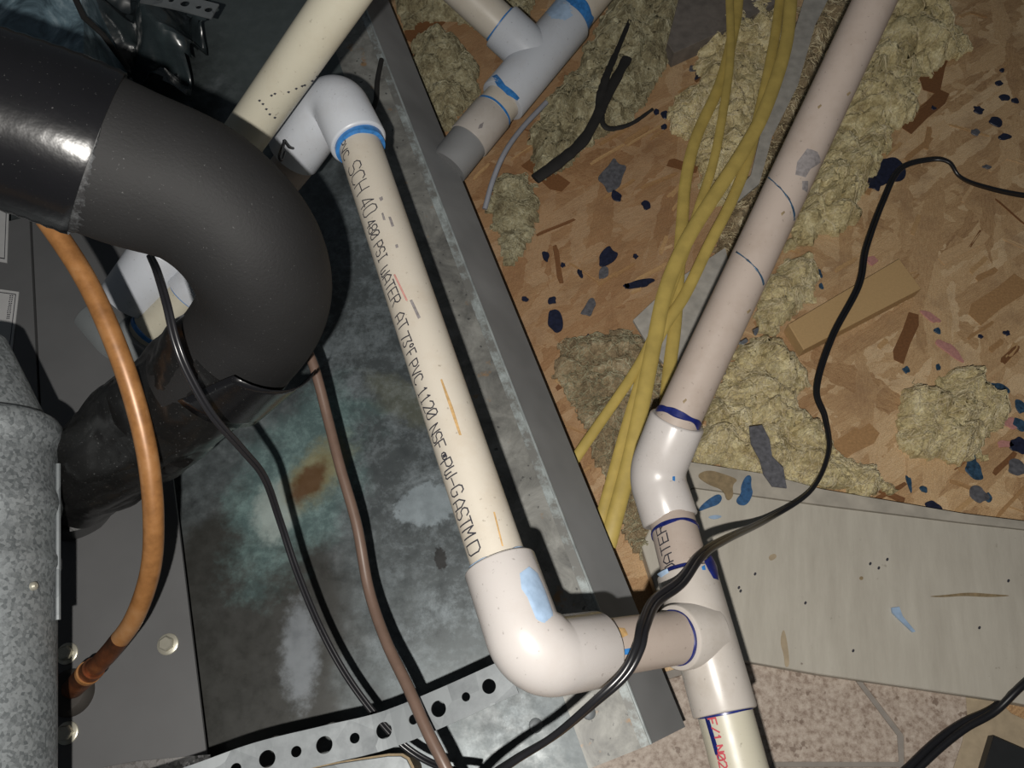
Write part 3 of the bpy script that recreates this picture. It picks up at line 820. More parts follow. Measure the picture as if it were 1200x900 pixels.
# ================================================================== pan drain tee at the top
R1, R1F = .0178, .0222
pd = empty('pan_drain_tee', G(640, 40, 0), 'white PVC tee with blue primer plugged into the pan outlet', 'drain pipe')
a0 = OB; a1 = G(600, 95, .085); a2 = G(712, -28, .095)
rd = (a2 - a0).normalized(); rL = (a2 - a0).length
low = Cyl(a0, a0 + rd * rL * .38, R1 * 1.04)
part('pipe', cyl(a0, a0 + rd * .036, R1 * 1.08, 48, .0006), m_fit2, pd)
part('pipe', cyl(a0 + rd * .030, a0 + rd * .065, R1, 48), m_pipe, pd)
lw = Cyl(a0, a0 + rd * .07, R1)
tp0 = a0 + rd * .052
part('primer_ring', Cyl(a0, a0 + rd * .07, R1).ring(.0385, .0012, .0008, .0005, 21), m_blue, pd.children[0])
tee2 = Cyl(tp0, tp0 + rd * .108, R1F)
t2 = part('tee', cyl(tee2.a, tee2.b, R1F, 56, .0014), m_fitc, pd)
mid2 = tp0 + rd * .056
bq = G(525, -20, .125)
bd = (bq - mid2); bd = (bd - rd * bd.dot(rd) * .92).normalized()
part('branch_socket', sweep([mid2, mid2 + bd * .043, mid2 + bd * .0442, mid2 + bd * .0446], [R1F * .98, R1F * .98, R1F * .95, R1F * .9], 48), m_fitc, t2)
bp = Cyl(mid2 + bd * .03, mid2 + bd * .18, R1)
part('pipe', bp.mesh(), m_pipe, pd)
part('primer_ring', bp.ring(.0146, .0012, .0018, .0006, 22, amp=.5), m_blue, t2)
part('pipe', cyl(tee2.b - rd * .01, tee2.b + rd * .12, R1, 48), m_pipe, pd)
up_ = Cyl(tee2.b - rd * .02, tee2.b + rd * .05, R1)
part('primer_ring', up_.ring(.0210, .003, .013, .0007, 23, amp=.6), m_blue, t2)
part('primer_smear', tee2.patch([(638, 8), (650, -4), (668, 4), (672, 18), (662, 24), (646, 22), (638, 16)]), m_pale, t2)
part('primer_smear', tee2.patch([(576, 90), (582, 87), (587, 96), (598, 106), (609, 115), (606, 118), (594, 111), (583, 101)]), m_blue, t2)
for pts in ([(562, 146), (567, 143), (565, 150), (560, 151)], ):
    part('scuff', Cyl(a0, a0 + rd * .04, R1 * 1.08).patch(pts), m_mark, pd.children[0])
for pts in ([(610, 36), (614, 34), (613, 38)], [(606, 58), (611, 57), (612, 60), (608, 61)]):
    pass

# ================================================================== insulated suction line
suc = empty('insulated_suction_line', G(110, 560, 0), 'thick black foam insulated suction line bending in a U turn', 'insulated pipe')
ctrl = [P(-150, 98, .276), P(-40, 129, .290), P(60, 160, .303), P(150, 196, .316), P(238, 232, .328), P(298, 296, .344), P(308, 362, .370), P(260, 428, .395), P(190, 485, .415), P(128, 535, .430), P(88, 572, .452)]
full = catmull(ctrl, 10)
RI = .0335
def seg_path(i0, i1): return full[i0:i1 + 1]
part('foam_insulation', sweep(seg_path(20, 74), [RI * (1 - .075 * min(1, k / 24) - .045 * max(0, (k - 28) / 26)) for k in range(55)], 72, rfun=lambda i, a, p: 1 + .012 * mnoise.noise(p * 40)), m_foam, suc, 'matt black foam tube')
part('tape_wrap', sweep(seg_path(0, 26), [RI * (.97 + .06 * k / 26) + .0004 * (k % 2) for k in range(27)], 72, rfun=lambda i, a, p: 1 + .01 * mnoise.noise(p * 60)), m_tape, suc, 'shiny black vinyl tape')
lowt = seg_path(66, 100)
nl = len(lowt)
def crumple(amp, sc):
    return lambda i, a, p: 1 + amp * mnoise.noise(V((math.cos(a) * 1.3, math.sin(a) * 1.3, i * .10)) * sc) + .7 * amp * abs(mnoise.noise(V((math.cos(a) * 1.8, math.sin(a) * 1.8, i * .15 + math.cos(a) + 7)) * sc))
lowfine = []
for i in range(nl - 1):
    for k in range(3): lowfine.append(lowt[i].lerp(lowt[i + 1], k / 3))
lowfine.append(lowt[-1])
part('tape_wrap', sweep(lowfine, [RI * (.90 - .18 * (k / len(lowfine)) ** 2) for k in range(len(lowfine))], 80, rfun=lambda i, a, p: crumple(.085, 1.5)(i / 3, a, p) + .03 * abs(mnoise.noise(p * 75)) - .02 * abs(mnoise.noise(p * 160 + V((3, 1, 2))))), m_tape2, suc, 'dusty crumpled black tape')
w2 = [a_.lerp(b_, f_) for a_, b_ in zip(full[80:94], full[81:95]) for f_ in (0, .33, .66)]
part('tape_wrap', sweep(w2, [RI * (.90 - .10 * (k / len(w2))) for k in range(len(w2))], 72, rfun=lambda i, a, p: crumple(.09, 1.8)(i / 3, a, p) + .03 * abs(mnoise.noise(p * 90))), m_tape2, suc)
# lifted flap of tape on the foam near the bend
T_, N_, B_ = frames(full)
def surf(i, a_deg, r):
    toc = (CAM - full[i]); toc = (toc - T_[i] * toc.dot(T_[i])).normalized(); sd = T_[i].cross(toc)
    a = math.radians(a_deg); return full[i] + (toc * math.cos(a) + sd * math.sin(a)) * r
gv, gf = [], []
NK = 60
for k in range(NK + 1):
    a_ = -18 + 100 * k / NK
    e_ = math.sin(math.pi * k / NK) ** .35
    for f_ in (-.3, .15, .5, 1.0):
        wid = (.35 + 1.5 * (k / NK)) * e_ * (1 + .7 * mnoise.noise(V((k * .45, 3, 1))) + .5 * mnoise.noise(V((k * 1.3, 8, 1))))
        x_ = 26.0 + (wid * f_ if f_ > 0 else f_); i0 = int(x_)
        rr_ = RI * (1.0 - .075 * (x_ - 20) / 24) + (.0006 if f_ < 1 else .0001)
        gv.append(surf(i0, a_, rr_).lerp(surf(i0 + 1, a_, rr_), x_ - i0))
for k in range(NK):
    for q in range(3):
        a = k * 4 + q; gf.append((a, a + 1, a + 5, a + 4))
part('glue_smear', (gv, gf), m_glue, suc, 'grey scuffed adhesive at the tape edge')
fv, ff = [], []
ni, na = 9, 12
for i in range(ni):
    for k in range(na):
        a_ = -82 + 76 * k / (na - 1)
        lift = .0022 + .0050 * (1 - i / (ni - 1)) ** 2 * (.4 + .6 * math.sin(math.pi * k / (na - 1)))
        fv.append(surf(63 + i, a_ + i * 1.2, RI * .96 + lift))
for i in range(ni - 1):
    for k in range(na - 1):
        a = i * na + k; ff.append((a, a + 1, a + na + 1, a + na))
o = part('tape_flap', (fv, ff), m_tape, suc, 'lifted black tape end')
md = o.modifiers.new('thickness', 'SOLIDIFY'); md.thickness = .0006
# greyish wrap under the tape where the line enters the cabinet
pe = full[-1]
part('end_collar', sweep([pe, G(84, 588, ZC)], [RI * .72, RI * .74], 40, rfun=crumple(.05, 1.5)), m_tape2, suc)

# ================================================================== copper liquid line
cu = empty('copper_liquid_line', G(84, 806, 0), 'bare copper liquid line arching over the cabinet at left', 'copper pipe')
cp = [P(20, 215, .370), P(62, 268, .372), P(102, 330, .372), P(134, 400, .372), P(158, 470, .374), P(174, 540, .378), P(180, 610, .384), P(176, 670, .394), P(157, 725, .408), P(132, 760, .420)]
cpath = catmull(cp, 8)
part('copper_tube', sweep(cpath, .0050, 28), m_copper, cu)
ce = [cpath[-1], P(118, 776, .425), P(104, 788, .430)]
part('burnt_tube', sweep([cpath[-4]] + ce, .00515, 28), m_burnt, cu, 'heat-darkened copper end')
part('sleeve', sweep([P(110, 783, .4275), P(98, 794, .434), P(88, 804, .442), G(84, 808, ZC)], [.0062, .0062, .0060, .0060], 28), m_burnt, cu)
part('solder_ring', sweep([P(104, 788, .4295), P(102, 790, .4305)], [.0067, .0067], 28), m_copper, cu)

# ================================================================== cords and cables
def cord(name, pts, r, mt, label, cat, twin=0.0, group=None, n=10, flat=None, seg=12):
    path = catmull(pts, n)
    e = empty(name, V((pts[0].x, pts[0].y, 0)), label, cat, group) if twin else None
    if not twin:
        o = obj(name, *sweep(path, r, seg, flat=flat), mt, origin=V((path[0].x, path[0].y, path[0].z)))
        return tag(o, label, cat, group)
    T, N, B = frames(path)
    for s in (-1, 1):
        off = []
        for i, p in enumerate(path):
            a = i * twin[1]
            toc = (CAM - p); toc = (toc - T[i] * toc.dot(T[i])).normalized(); sd = T[i].cross(toc)
            off.append(p + (sd * math.cos(a) + toc * math.sin(a)) * (s * twin[0]))
        obj('conductor', *sweep(off, r, seg), mt, e)
    return e
def Z(px, py, z): return G(px, py, z)
cord('power_cord', [Z(1600, 300, .004), Z(1400, 250, .004), Z(1260, 232, .004), Z(1200, 229, .005), Z(1150, 218, .012), Z(1125, 207, .020), Z(1112, 190, .024), Z(1090, 187, .020), Z(1055, 198, .014), Z(1035, 235, .010), Z(1015, 290, .016), Z(1006, 335, .0185),
                   Z(975, 395, .0185), Z(957, 455, .020), Z(967, 490, .022), Z(971, 530, .028), Z(950, 575, .034), Z(900, 608, .050), P(850, 632, .460), P(822, 650, .418), P(798, 682, .392), P(768, 705, .372), P(754, 735, .350),
                   P(748, 760, .340), P(732, 790, .336), P(700, 820, .336), P(650, 862, .345), P(600, 893, .352), P(560, 925, .356), P(500, 1000, .36), P(450, 1120, .36)], .0017, m_wire,
     'twin black power cord running from the floor across the PVC tee', 'cord', (.0015, .03))
cord('power_cord', [Z(1520, 640, .020), Z(1380, 690, .020), Z(1250, 765, .020), Z(1200, 802, .018), Z(1165, 832, .010), Z(1130, 850, .007), Z(1100, 872, .006), Z(1068, 902, .006), Z(1030, 940, .006), Z(980, 1030, .006), Z(960, 1150, .006)], .0027, m_wire,
     'short black cord crossing the lower right corner over the tile', 'cord', (.0023, .05))
cord('thermostat_wire', [P(176, 300, .40), P(184, 318, .350), P(195, 355, .338), P(206, 400, .336), P(222, 440, .340), P(250, 488, .350), P(285, 528, .368), P(310, 560, .385), P(328, 610, .400), P(348, 670, .405), P(375, 735, .408), P(405, 790, .408), P(440, 838, .407), P(475, 875, .405), P(515, 898, .40), P(560, 908, .39)], .00105, m_wire,
     'thin black twin wire hanging over the taped insulation', 'wire', (.00088, .0))
cord('control_cable', [P(352, 395, .46), P(368, 430, .455), P(384, 490, .450), P(398, 545, .440), P(418, 615, .430), P(432, 690, .420), P(452, 750, .405), P(478, 805, .388), P(500, 855, .375), P(525, 905, .365), P(550, 960, .360), P(590, 1060, .35), P(640, 1180, .34)], .0030, m_brownwire,
     'brown control cable passing in front of the perforated strap', 'cable')
ylab = ['yellow cable at far left of the bundle, running down behind the dusty pipe', 'thin yellow cable splaying furthest left toward the pan rim', 'flat yellow cable of the right pair, inner one', 'flat yellow cable of the right pair, outermost and nearest the dusty pipe']
YG = 'yellow cables beside the dusty pipe'
def ycable(k, pts, z0, z1, r):
    n = len(pts); P3 = [Z(x, y, z0 + (z1 - z0) * (i / (n - 1)) ** 1.3) for i, (x, y) in enumerate(pts)]
    cord('yellow_cable', P3, r, m_yellow, ylab[k], 'cable', 0, YG, 8, (.48, 1))
ycable(0, [(868, -40), (865, 0), (861, 30), (845, 95), (817, 158), (804, 209), (799, 266), (795, 320), (791, 380), (784, 437), (778, 500)], .030, .022, .0056)
ycable(1, [(853, -40), (855, 0), (856, 63), (848, 127), (836, 190), (820, 240), (806, 285), (784, 345), (765, 395), (741, 440), (682, 526), (660, 560)], .044, .026, .0042)
ycable(2, [(917, -40), (914, 0), (907, 50), (893, 118), (877, 184), (858, 234), (832, 285), (803, 345), (777, 385), (757, 430), (735, 500), (710, 590), (700, 625)], .046, .024, .0050)
ycable(3, [(930, -40), (927, 0), (920, 57), (897, 127), (871, 177), (834, 234), (803, 285), (780, 340), (767, 400), (753, 470), (738, 540), (721, 605), (712, 640)], .060, .028, .0064)
cord('grey_wire', [Z(640, 120, .02), Z(612, 150, .022), Z(592, 178, .024), Z(578, 210, .018), Z(568, 245, .008)], .0026, m_greywire, 'loose grey wire end on the insulation below the white tee', 'wire')
# charred black strip lying on the wool
st = empty('black_strip', G(690, 160, 0), 'frayed black forked strip lying on insulation right of the white tee', 'strip')
def tape_strip(pts, r, nm):
    path = catmull(pts, 7); n = len(path)
    obj(nm, *sweep(path, [r[0] + (r[1] - r[0]) * k / (n - 1) for k in range(n)], 10, flat=(.45, 1), rfun=lambda i, a, p: 1 + .25 * mnoise.noise(p * 200)), m_ash, st)
tape_strip([Z(627, 210, .030), Z(655, 190, .032), Z(683, 165, .034), Z(702, 132, .036), Z(715, 105, .037), Z(735, 68, .036)], (.0062, .0050), 'main_strip')
tape_strip([Z(703, 132, .036), Z(704, 112, .038), Z(711, 88, .040), Z(722, 62, .038), Z(738, 24, .032)], (.0055, .0022), 'fork')
tape_strip([Z(704, 132, .034), Z(707, 146, .034), Z(717, 151, .032), Z(740, 145, .030), Z(765, 128, .028)], (.0034, .0015), 'curl')
# black ties on the upper stub
loop = [P(334, 178, .49), P(330, 188, .485), P(327, 183, .483), P(332, 168, .485), P(333, 165, .487), P(338, 172, .485), P(343, 174, .49)]
tie = obj('wire_tie', *sweep(catmull(loop, 6), .0008, 8), m_wire, origin=loop[0]); tag(tie, 'small black wire loop tied around the stub below the upper elbow', 'wire tie')

cord('wire_scrap', [Z(447, 70, ZP + .004), Z(442, 95, ZP + .006), Z(440, 120, ZP + .010), Z(430, 140, ZP + .006), Z(424, 165, ZP + .004)], .0022, m_ash, 'short black wire scrap on the pan beside the upper elbow', 'wire')
cord('wire_scrap', [Z(455, 108, ZP - .001), Z(468, 114, ZP - .004), Z(481, 120, ZP - .012)], .0009, m_ash, 'hair-thin dark wire scrap on the grey pan rim', 'wire')
# ================================================================== perforated hanger strap
def perforated(name, path_pts, width, holes, mt, label, thick=.0012, twist=None):
    """flat strap along a polyline of world points; holes: list of (distance, radius)"""
    path = catmull(path_pts, 12)
    d = [0.0]
    for a, b in zip(path, path[1:]): d.append(d[-1] + (b - a).length)
    up = V((0, 0, 1))
    def at(s, y):
        s = max(0.0, min(d[-1], s))
        i = max(k for k in range(len(d) - 1) if d[k] <= s + 1e-9)
        f = (s - d[i]) / (d[i + 1] - d[i]); p = path[i].lerp(path[i + 1], f)
        t = (path[min(i + 1, len(path) - 1)] - path[max(i, 0)]).normalized()
        side = up.cross(t).normalized()
        return p + side * y, t.cross(side).normalized()
    hw = width / 2; NS = 24
    quads = []      # faces in (s,y)
    cuts = [0.0]
    for s, r in holes: cuts += [s - r * 1.25, s + r * 1.25]
    cuts.append(d[-1]); cuts.sort()
    polys = []
    for i in range(0, len(cuts), 2):          # plain stretches
        a, b = cuts[i], cuts[i + 1]
        if b - a > 1e-5:
            m_ = max(1, int((b - a) / .004))
            for k in range(m_):
                x0 = a + (b - a) * k / m_; x1 = a + (b - a) * (k + 1) / m_
                polys.append([(x0, -hw), (x1, -hw), (x1, hw), (x0, hw)])
    rims = []
    for s, r in holes:
        x = r * 1.25; ring_o, ring_i = [], []
        for k in range(NS):
            a = 2 * math.pi * k / NS; ca, sa = math.cos(a), math.sin(a)
            q = min(x / max(abs(ca), 1e-6), hw / max(abs(sa), 1e-6))
            ring_o.append((s + ca * q, sa * q)); ring_i.append((s + ca * r, sa * r))
        for cx, cy in ((1, 1), (-1, 1), (-1, -1), (1, -1)):      # snap nearest sample to the corner
            j = min(range(NS), key=lambda k: (ring_o[k][0] - s - cx * x) ** 2 + (ring_o[k][1] - cy * hw) ** 2)
            ring_o[j] = (s + cx * x, cy * hw)
        for k in range(NS):
            j = (k + 1) % NS
            polys.append([ring_i[k], ring_o[k], ring_o[j], ring_i[j]])
        rims.append(ring_i)
    vs_, fs = [], []
    for pl in polys:
        b = len(vs_)
        for x, y in pl: vs_.append(at(x, y)[0])
        fs.append((b, b + 1, b + 2, b + 3))
        b = len(vs_)
        for x, y in pl: p, n = at(x, y); vs_.append(p - n * thick)
        fs.append((b + 3, b + 2, b + 1, b))
    def wall(seq, closed):
        b = len(vs_); n = len(seq)
        for x, y in seq:
            p, nn = at(x, y); vs_.append(p); vs_.append(p - nn * thick)
        for k in range(n if closed else n - 1):
            j = (k + 1) % n
            fs.append((b + 2 * k, b + 2 * k + 1, b + 2 * j + 1, b + 2 * j))
    for r in rims: wall(r, True)
    m_ = 60
    wall([(d[-1] * k / m_, -hw) for k in range(m_ + 1)], False)
    wall([(d[-1] * (m_ - k) / m_, hw) for k in range(m_ + 1)], False)
    wall([(d[-1], -hw), (d[-1], hw)], False); wall([(0, hw), (0, -hw)], False)
    o = obj(name, vs_, fs, mt, smooth=False, origin=path_pts[0])
    return tag(o, label, 'strap')
sp_ = [P(100, 962, .360), P(225, 920, .372), P(300, 893, .380), P(380, 873, .385), P(450, 856, .388), P(520, 828, .388), P(600, 792, .388)]
L_ = 0
cp_ = catmull(sp_, 12); acc = [0]
for a, b in zip(cp_, cp_[1:]): acc.append(acc[-1] + (b - a).length)
def dist_at(px):
    best = min(range(len(cp_)), key=lambda i: abs((cp_[i] - CAM).dot(RGT) / (cp_[i] - CAM).dot(FWD) * FPX + 600 - px))
    return acc[best]
hl = [(dist_at(571), .0036), (dist_at(544), .0022), (dist_at(513), .0039), (dist_at(482), .0024), (dist_at(451), .0040), (dist_at(417), .0025), (dist_at(383), .0041), (dist_at(347), .0026), (dist_at(311), .0040), (dist_at(275), .0026), (dist_at(236), .0040), (dist_at(200), .0026), (dist_at(165), .0040)]
hl.sort()
strap = perforated('perforated_strap', sp_, .0178, hl, m_zinc, 'zinc perforated hanger strap with alternating holes under the lower elbow')
perforated('perforated_strap', [P(168, -6, .60), P(205, 1, .60), P(252, 13, .60)], .016, [(.012, .003), (.022, .0022), (.033, .0035), (.044, .0022), (.052, .003)], m_zinc, 'dark perforated strap end beside the black plastic film at the top')
# rounded metal cover below the strap
cc = []
for (x, y) in [(300, 960), (330, 905), (380, 893), (440, 886), (468, 884), (476, 887), (481, 895), (486, 915), (490, 960)]: cc.append(P(x, y, .405))
lidz = sum(p.z for p in cc) / len(cc)
cv = empty('metal_cover', G(430, 930, 0), 'grey metal cover with a rounded corner at the bottom edge below the strap', 'cover')
obj('plate', *slab([G(x, y, .135) for (x, y) in [(150, 1150), (300, 925), (340, 906), (400, 894), (455, 886), (470, 886), (477, 890), (482, 900), (488, 930), (500, 1150)]], .0015, .0004), m_zinc, cv, smooth=False)
obj('rim', *slab([G(x, y, .1335) for (x, y) in [(146, 1155), (298, 923), (338, 904), (400, 892), (456, 883), (472, 883), (480, 888), (485, 898), (491, 930), (503, 1155)]], .038), m_brown, cv, smooth=False)

# ================================================================== things on the floor
def floor_thing(name, label, cat, pts, z, h, mt, bev=.0006):
    pg = gp(pts, z); c_ = sum(pg, V((0, 0, 0))) / len(pg); c_.z = z - h
    o = obj(name, *slab(pg, h, bev), mt, smooth=False, origin=c_)
    return tag(o, label, cat)
floor_thing('wood_block', 'small tan fibreboard block lying on the subfloor', 'wood block', [(924, 380), (1054, 303), (1080, 338), (942, 410)], .014, .0135, m_block)
floor_thing('grey_lath', 'grey weathered board edge on insulation at the top', 'board', [(790, 62), (782, 50), (800, -20), (915, -40), (912, 2), (860, 30)], .020, .019, m_greywood)
floor_thing('paper_strip', 'torn pale grey paper strip between yellow cables and dusty pipe', 'paper', [(880, 205), (900, 120), (930, 40), (945, -10), (975, -10), (955, 30), (935, 100), (905, 160), (890, 215), (860, 240), (846, 245)], .022, .0025, m_lath, 0)
floor_thing('plastic_scrap', 'pale grey flat scrap under the yellow cables near the dusty pipe', 'scrap', [(742, 375), (790, 330), (850, 290), (860, 340), (820, 400), (790, 440), (760, 405)], .012, .003, m_lath, 0)
floor_thing('rubber_pad', 'black rubber pad corner at the lower right corner', 'pad', [(1148, 918), (1165, 862), (1225, 888), (1270, 1010), (1120, 1010)], .010, .0085, m_pad)
floor_thing('film_scrap', 'dark grey plastic film scrap on the wool heap beside the black cord', 'scrap', [(878, 500), (893, 498), (902, 515), (905, 535), (918, 548), (922, 572), (905, 570), (895, 556), (890, 538), (880, 520)], .033, .0012, m_paintg, 0)
pr = G(1055, 722, .0145)
sp1 = floor_thing('plastic_splinter', 'tiny pale blue plastic splinter on the white board', 'splinter', [(1045, 712), (1054, 711), (1058, 722), (1073, 740), (1070, 741), (1054, 726), (1046, 718)], .0152, .0018, m_pale, 0)
for i, (x, y, rx, ry, a) in enumerate([(872, 400, 6, 2.5, .6), (848, 437, 3.5, 3, .4), (886, 388, 5, 3, 1.0), (868, 402, 7, 1.5, -.1)]):
    c_ = G(x, y, .030); s = (c_ - CAM).dot(FWD) / FPX
    pg = blob_poly(c_, rx * s, ry * s, a, 8, .4, 60 + i)
    for q in pg: q.z += random.uniform(-.0015, .0015)
    o = obj('foil_scrap', *slab(pg, .0008), m_silver, smooth=False, origin=c_)
    tag(o, ['silver foil scrap beside the dusty pipe, middle of three', 'lowest silver foil scrap beside the dusty pipe', 'uppermost silver foil scrap beside the dusty pipe', 'long thin silver foil sliver beside the dusty pipe'][i], 'foil scrap', 'silver foil scraps in the insulation')

# ================================================================== mineral wool insulation clumps
def inside(x, y, poly):
    c = False; n = len(poly); j = n - 1
    for i in range(n):
        xi, yi, xj, yj = poly[i].x, poly[i].y, poly[j].x, poly[j].y
        if (yi > y) != (yj > y) and x < (xj - xi) * (y - yi) / (yj - yi) + xi: c = not c
        j = i
    return c
def edge_dist(x, y, poly):
    best = 9
    n = len(poly)
    for i in range(n):
        a, b = poly[i], poly[(i + 1) % n]
        dx, dy = b.x - a.x, b.y - a.y; L2 = dx * dx + dy * dy
        t = max(0, min(1, ((x - a.x) * dx + (y - a.y) * dy) / L2)) if L2 else 0
        best = min(best, math.hypot(x - a.x - dx * t, y - a.y - dy * t))
    return best if inside(x, y, poly) else -best
def clump(label, pts, h, seed, nf=500, mt=m_wool, fm=m_fib, step=.0026, lump=28, edge=.018):
    poly = [G(x, y, 0) for x, y in pts]
    cx = sum(p.x for p in poly) / len(poly); cy = sum(p.y for p in poly) / len(poly)
    e = empty('insulation_clump', V((cx, cy, 0)), label, 'insulation', 'mineral wool on the subfloor')
    x0, x1 = min(p.x for p in poly) - .01, max(p.x for p in poly) + .01
    y0, y1 = min(p.y for p in poly) - .01, max(p.y for p in poly) + .01
    cache = {}
    def height(x, y):
        q = V((x, y, seed * 1.7))
        d = edge_dist(x, y, poly) + .007 * mnoise.noise(q * 70) + .004 * mnoise.noise(q * 190)
        if d <= 0: return None
        f = min(1.0, d / edge) ** .6
        w_ = q + V((mnoise.noise(q * 45), mnoise.noise(q * 45 + V((7, 3, 1))), 0)) * .012
        n = .40 + .50 * mnoise.noise(q * lump) + .75 * min(.5, abs(mnoise.noise(w_ * lump * 1.5)) * 1.5) + .30 * min(.5, abs(mnoise.noise(w_ * lump * 4)) * 1.6) + .08 * mnoise.noise(q * lump * 9)
        return max(.0004, h * f * max(.12, n))
    nx, ny = int((x1 - x0) / step) + 1, int((y1 - y0) / step) + 1
    idx = {}; vs_ = []
    for j in range(ny):
        for i in range(nx):
            x, y = x0 + i * step, y0 + j * step
            hh = height(x, y)
            if hh is not None:
                q = V((x, y, seed)); jx = .0011 * mnoise.noise(q * 300); jy = .0011 * mnoise.noise(q * 300 + V((5, 5, 5)))
                idx[(i, j)] = len(vs_); vs_.append((x + jx, y + jy, hh))
    fs = []
    for (i, j), a in list(idx.items()):
        b, c, d = idx.get((i + 1, j)), idx.get((i + 1, j + 1)), idx.get((i, j + 1))
        if b is not None and c is not None and d is not None: fs.append((a, b, c, d))
    # fringe skirt down to the floor
    from collections import Counter
    cnt = Counter()
    for f in fs:
        for k in range(4): cnt[frozenset((f[k], f[(k + 1) % 4]))] += 1
    low_ = {}
    for f in list(fs):
        for k in range(4):
            a, b = f[k], f[(k + 1) % 4]
            if cnt[frozenset((a, b))] == 1:
                for q in (a, b):
                    if q not in low_:
                        low_[q] = len(vs_); x, y, z = vs_[q]; vs_.append((x, y, .0003))
                fs.append((b, a, low_[a], low_[b]))
    part('wool', (vs_, fs), mt, e)
    rnd = random.Random(seed); fv, ff = [], []
    tries = 0; made = 0
    while made < nf and tries < nf * 6:
        tries += 1
        x, y = rnd.uniform(x0, x1), rnd.uniform(y0, y1)
        if height(x, y) is None: continue
        made += 1
        ang = rnd.uniform(0, 6.28); curl = rnd.choice([-1, 1]) * rnd.uniform(.15, .8); L = rnd.uniform(.0016, .0036); pth = []
        r = rnd.uniform(.00022, .00060); hz = None
        for k in range(7):
            hh = height(x, y)
            if hh is None: break
            hz = hh
            pth.append(V((x, y, hz + .0004 + .0012 * math.sin(k * .5 + ang))))
            x += math.cos(ang) * L; y += math.sin(ang) * L; ang += curl
        if len(pth) < 4: continue
        v, f = sweep(pth, [r * .5] + [r] * (len(pth) - 2) + [r * .4], 3, caps=False)
        o_ = len(fv); fv += v; ff += [tuple(i + o_ for i in q) for q in f]
    tag(part('fibres', (fv, ff), fm, e), kind='stuff')
clump('matted pale wool along the right side of the dusty pipe near the top', [(1040, -20), (1100, -15), (1118, 30), (1138, 62), (1105, 78), (1072, 100), (1074, 140), (1045, 155), (1030, 195), (1012, 230), (1000, 268), (978, 278), (945, 285), (915, 300), (935, 240), (960, 190), (985, 120), (1010, 60)], .028, 11, 700)
clump('small wool tuft between dusty pipe and wood block', [(915, 305), (945, 300), (960, 322), (955, 352), (935, 366), (915, 392), (885, 398), (880, 350)], .024, 12, 220)
clump('large heap of wool between dusty pipe and black cord', [(830, 470), (860, 405), (890, 398), (912, 400), (928, 420), (946, 450), (938, 478), (962, 500), (975, 535), (1010, 542), (1038, 560), (1050, 576), (1020, 585), (960, 575), (900, 565), (830, 550), (805, 530)], .034, 13, 1000)
clump('yellow wool tuft alone on the subfloor near the blue spatter', [(1050, 480), (1065, 445), (1090, 455), (1110, 432), (1145, 430), (1150, 455), (1175, 470), (1182, 495), (1160, 510), (1150, 535), (1120, 545), (1095, 540), (1065, 545), (1052, 525)], .030, 14, 500)
clump('thin wool spread under the yellow cables at the top', [(815, 60), (830, 30), (870, 0), (915, -20), (930, 20), (900, 130), (878, 190), (850, 245), (822, 235), (808, 170), (815, 120)], .022, 15, 500, m_wool, m_fib)
clump('pale wool puff left of the yellow cables', [(780, 132), (800, 108), (828, 98), (838, 120), (824, 150), (805, 168), (788, 158)], .026, 16, 180)
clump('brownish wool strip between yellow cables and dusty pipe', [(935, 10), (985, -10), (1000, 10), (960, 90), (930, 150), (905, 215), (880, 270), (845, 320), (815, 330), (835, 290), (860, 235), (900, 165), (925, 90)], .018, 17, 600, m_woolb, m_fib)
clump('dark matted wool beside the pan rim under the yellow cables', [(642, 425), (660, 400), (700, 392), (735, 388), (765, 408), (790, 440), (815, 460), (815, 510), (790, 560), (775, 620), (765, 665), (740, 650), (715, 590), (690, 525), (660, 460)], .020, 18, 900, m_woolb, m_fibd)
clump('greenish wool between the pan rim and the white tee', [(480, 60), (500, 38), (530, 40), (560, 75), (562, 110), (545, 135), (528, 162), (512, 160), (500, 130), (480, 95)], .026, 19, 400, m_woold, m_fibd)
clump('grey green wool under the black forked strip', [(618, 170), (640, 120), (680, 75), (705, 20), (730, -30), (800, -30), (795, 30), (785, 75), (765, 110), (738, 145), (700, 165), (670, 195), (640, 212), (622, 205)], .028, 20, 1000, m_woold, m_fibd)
clump('greenish wool patch below the grey wire', [(568, 235), (585, 205), (612, 205), (632, 225), (632, 260), (615, 300), (600, 318), (585, 290)], .020, 21, 300, m_woold, m_fibd)
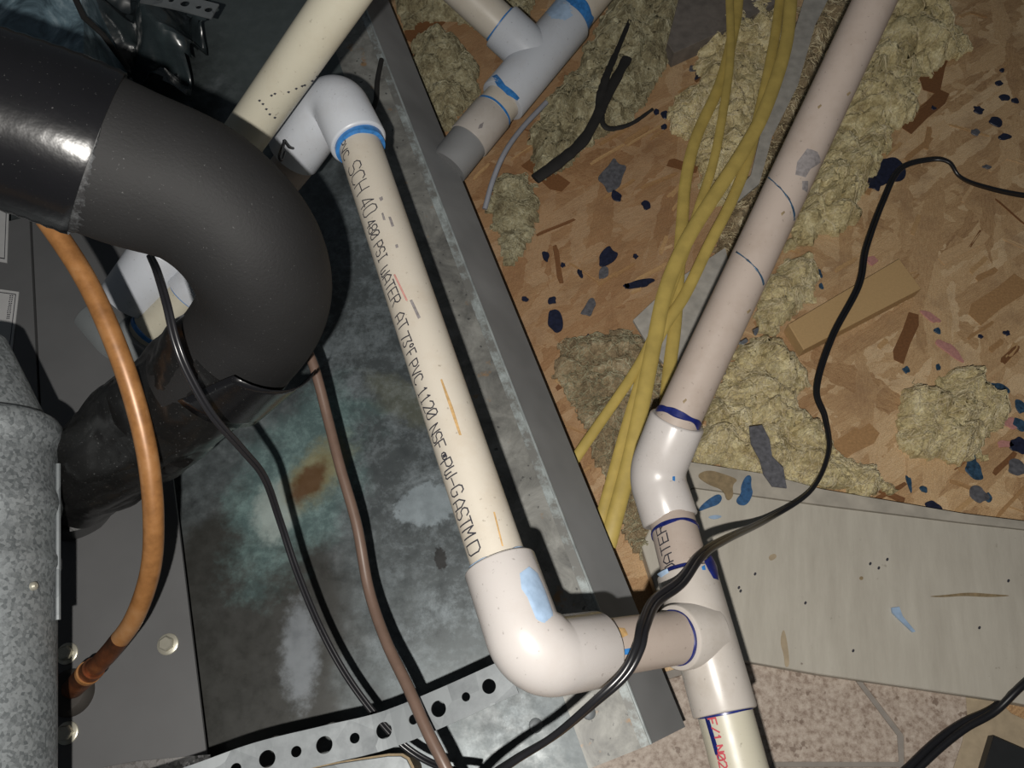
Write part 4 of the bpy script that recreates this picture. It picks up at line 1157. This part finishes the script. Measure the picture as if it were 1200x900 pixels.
clump('dark wool behind the white tee at the top', [(455, -20), (500, -40), (640, -30), (620, 20), (560, 35), (500, 25), (470, 40)], .024, 22, 400, m_woold, m_fibd)

# ================================================================== dark things at the top left
def crumpled(name, pts, z, h, seed, mt, label, cat, step=.004, sc=22):
    poly = [G(x, y, z) for x, y in pts]
    x0, x1 = min(p.x for p in poly), max(p.x for p in poly); y0, y1 = min(p.y for p in poly), max(p.y for p in poly)
    idx, vs_, fs = {}, [], []
    for j in range(int((y1 - y0) / step) + 2):
        for i in range(int((x1 - x0) / step) + 2):
            x, y = x0 + i * step, y0 + j * step
            if inside(x, y, poly):
                q = V((x, y, seed)); d = edge_dist(x, y, poly)
                hh = abs(mnoise.noise(q * sc)) * 1.3 + .35 * abs(mnoise.noise(q * sc * 2.7)) + .5 * min(1, d / .04)
                idx[(i, j)] = len(vs_); vs_.append((x, y, z + h * hh))
    for (i, j), a in idx.items():
        b, c, d = idx.get((i + 1, j)), idx.get((i + 1, j + 1)), idx.get((i, j + 1))
        if b is not None and c is not None and d is not None: fs.append((a, b, c, d))
    c_ = sum(poly, V((0, 0, 0))) / len(poly)
    o = obj(name, vs_, fs, mt, origin=c_); md = o.modifiers.new('thickness', 'SOLIDIFY'); md.thickness = .0006
    return tag(o, label, cat)
crumpled('plastic_film', [(70, -40), (160, -20), (215, 0), (250, 5), (262, 40), (245, 90), (230, 130), (170, 120), (110, 80), (80, 20)], ZP + .012, .055, 3, m_film, 'crumpled shiny black plastic film at the top left', 'plastic film')
dt = empty('duct_box', G(20, 20, 0), 'blue grey smeared metal duct end at the top left corner', 'duct')
tp = [P(-60, -60, .47), P(85, -60, .47), P(98, 10, .47), P(98, 120, .47), P(-60, 120, .47)]
obj('duct_face', *slab([G(-90, -70, .20), G(86, -70, .20), G(97, 20, .20), G(99, 90, .20), G(60, 110, .20), G(-90, 110, .20)], .10, .001), m_duct, dt, smooth=False)
obj('duct_edge', *sweep([G(70, -70, .203), G(88, -2, .203), G(98, 20, .203), G(120, 40, .18), G(150, 80, .15)], .0022, 8), m_ash, dt)
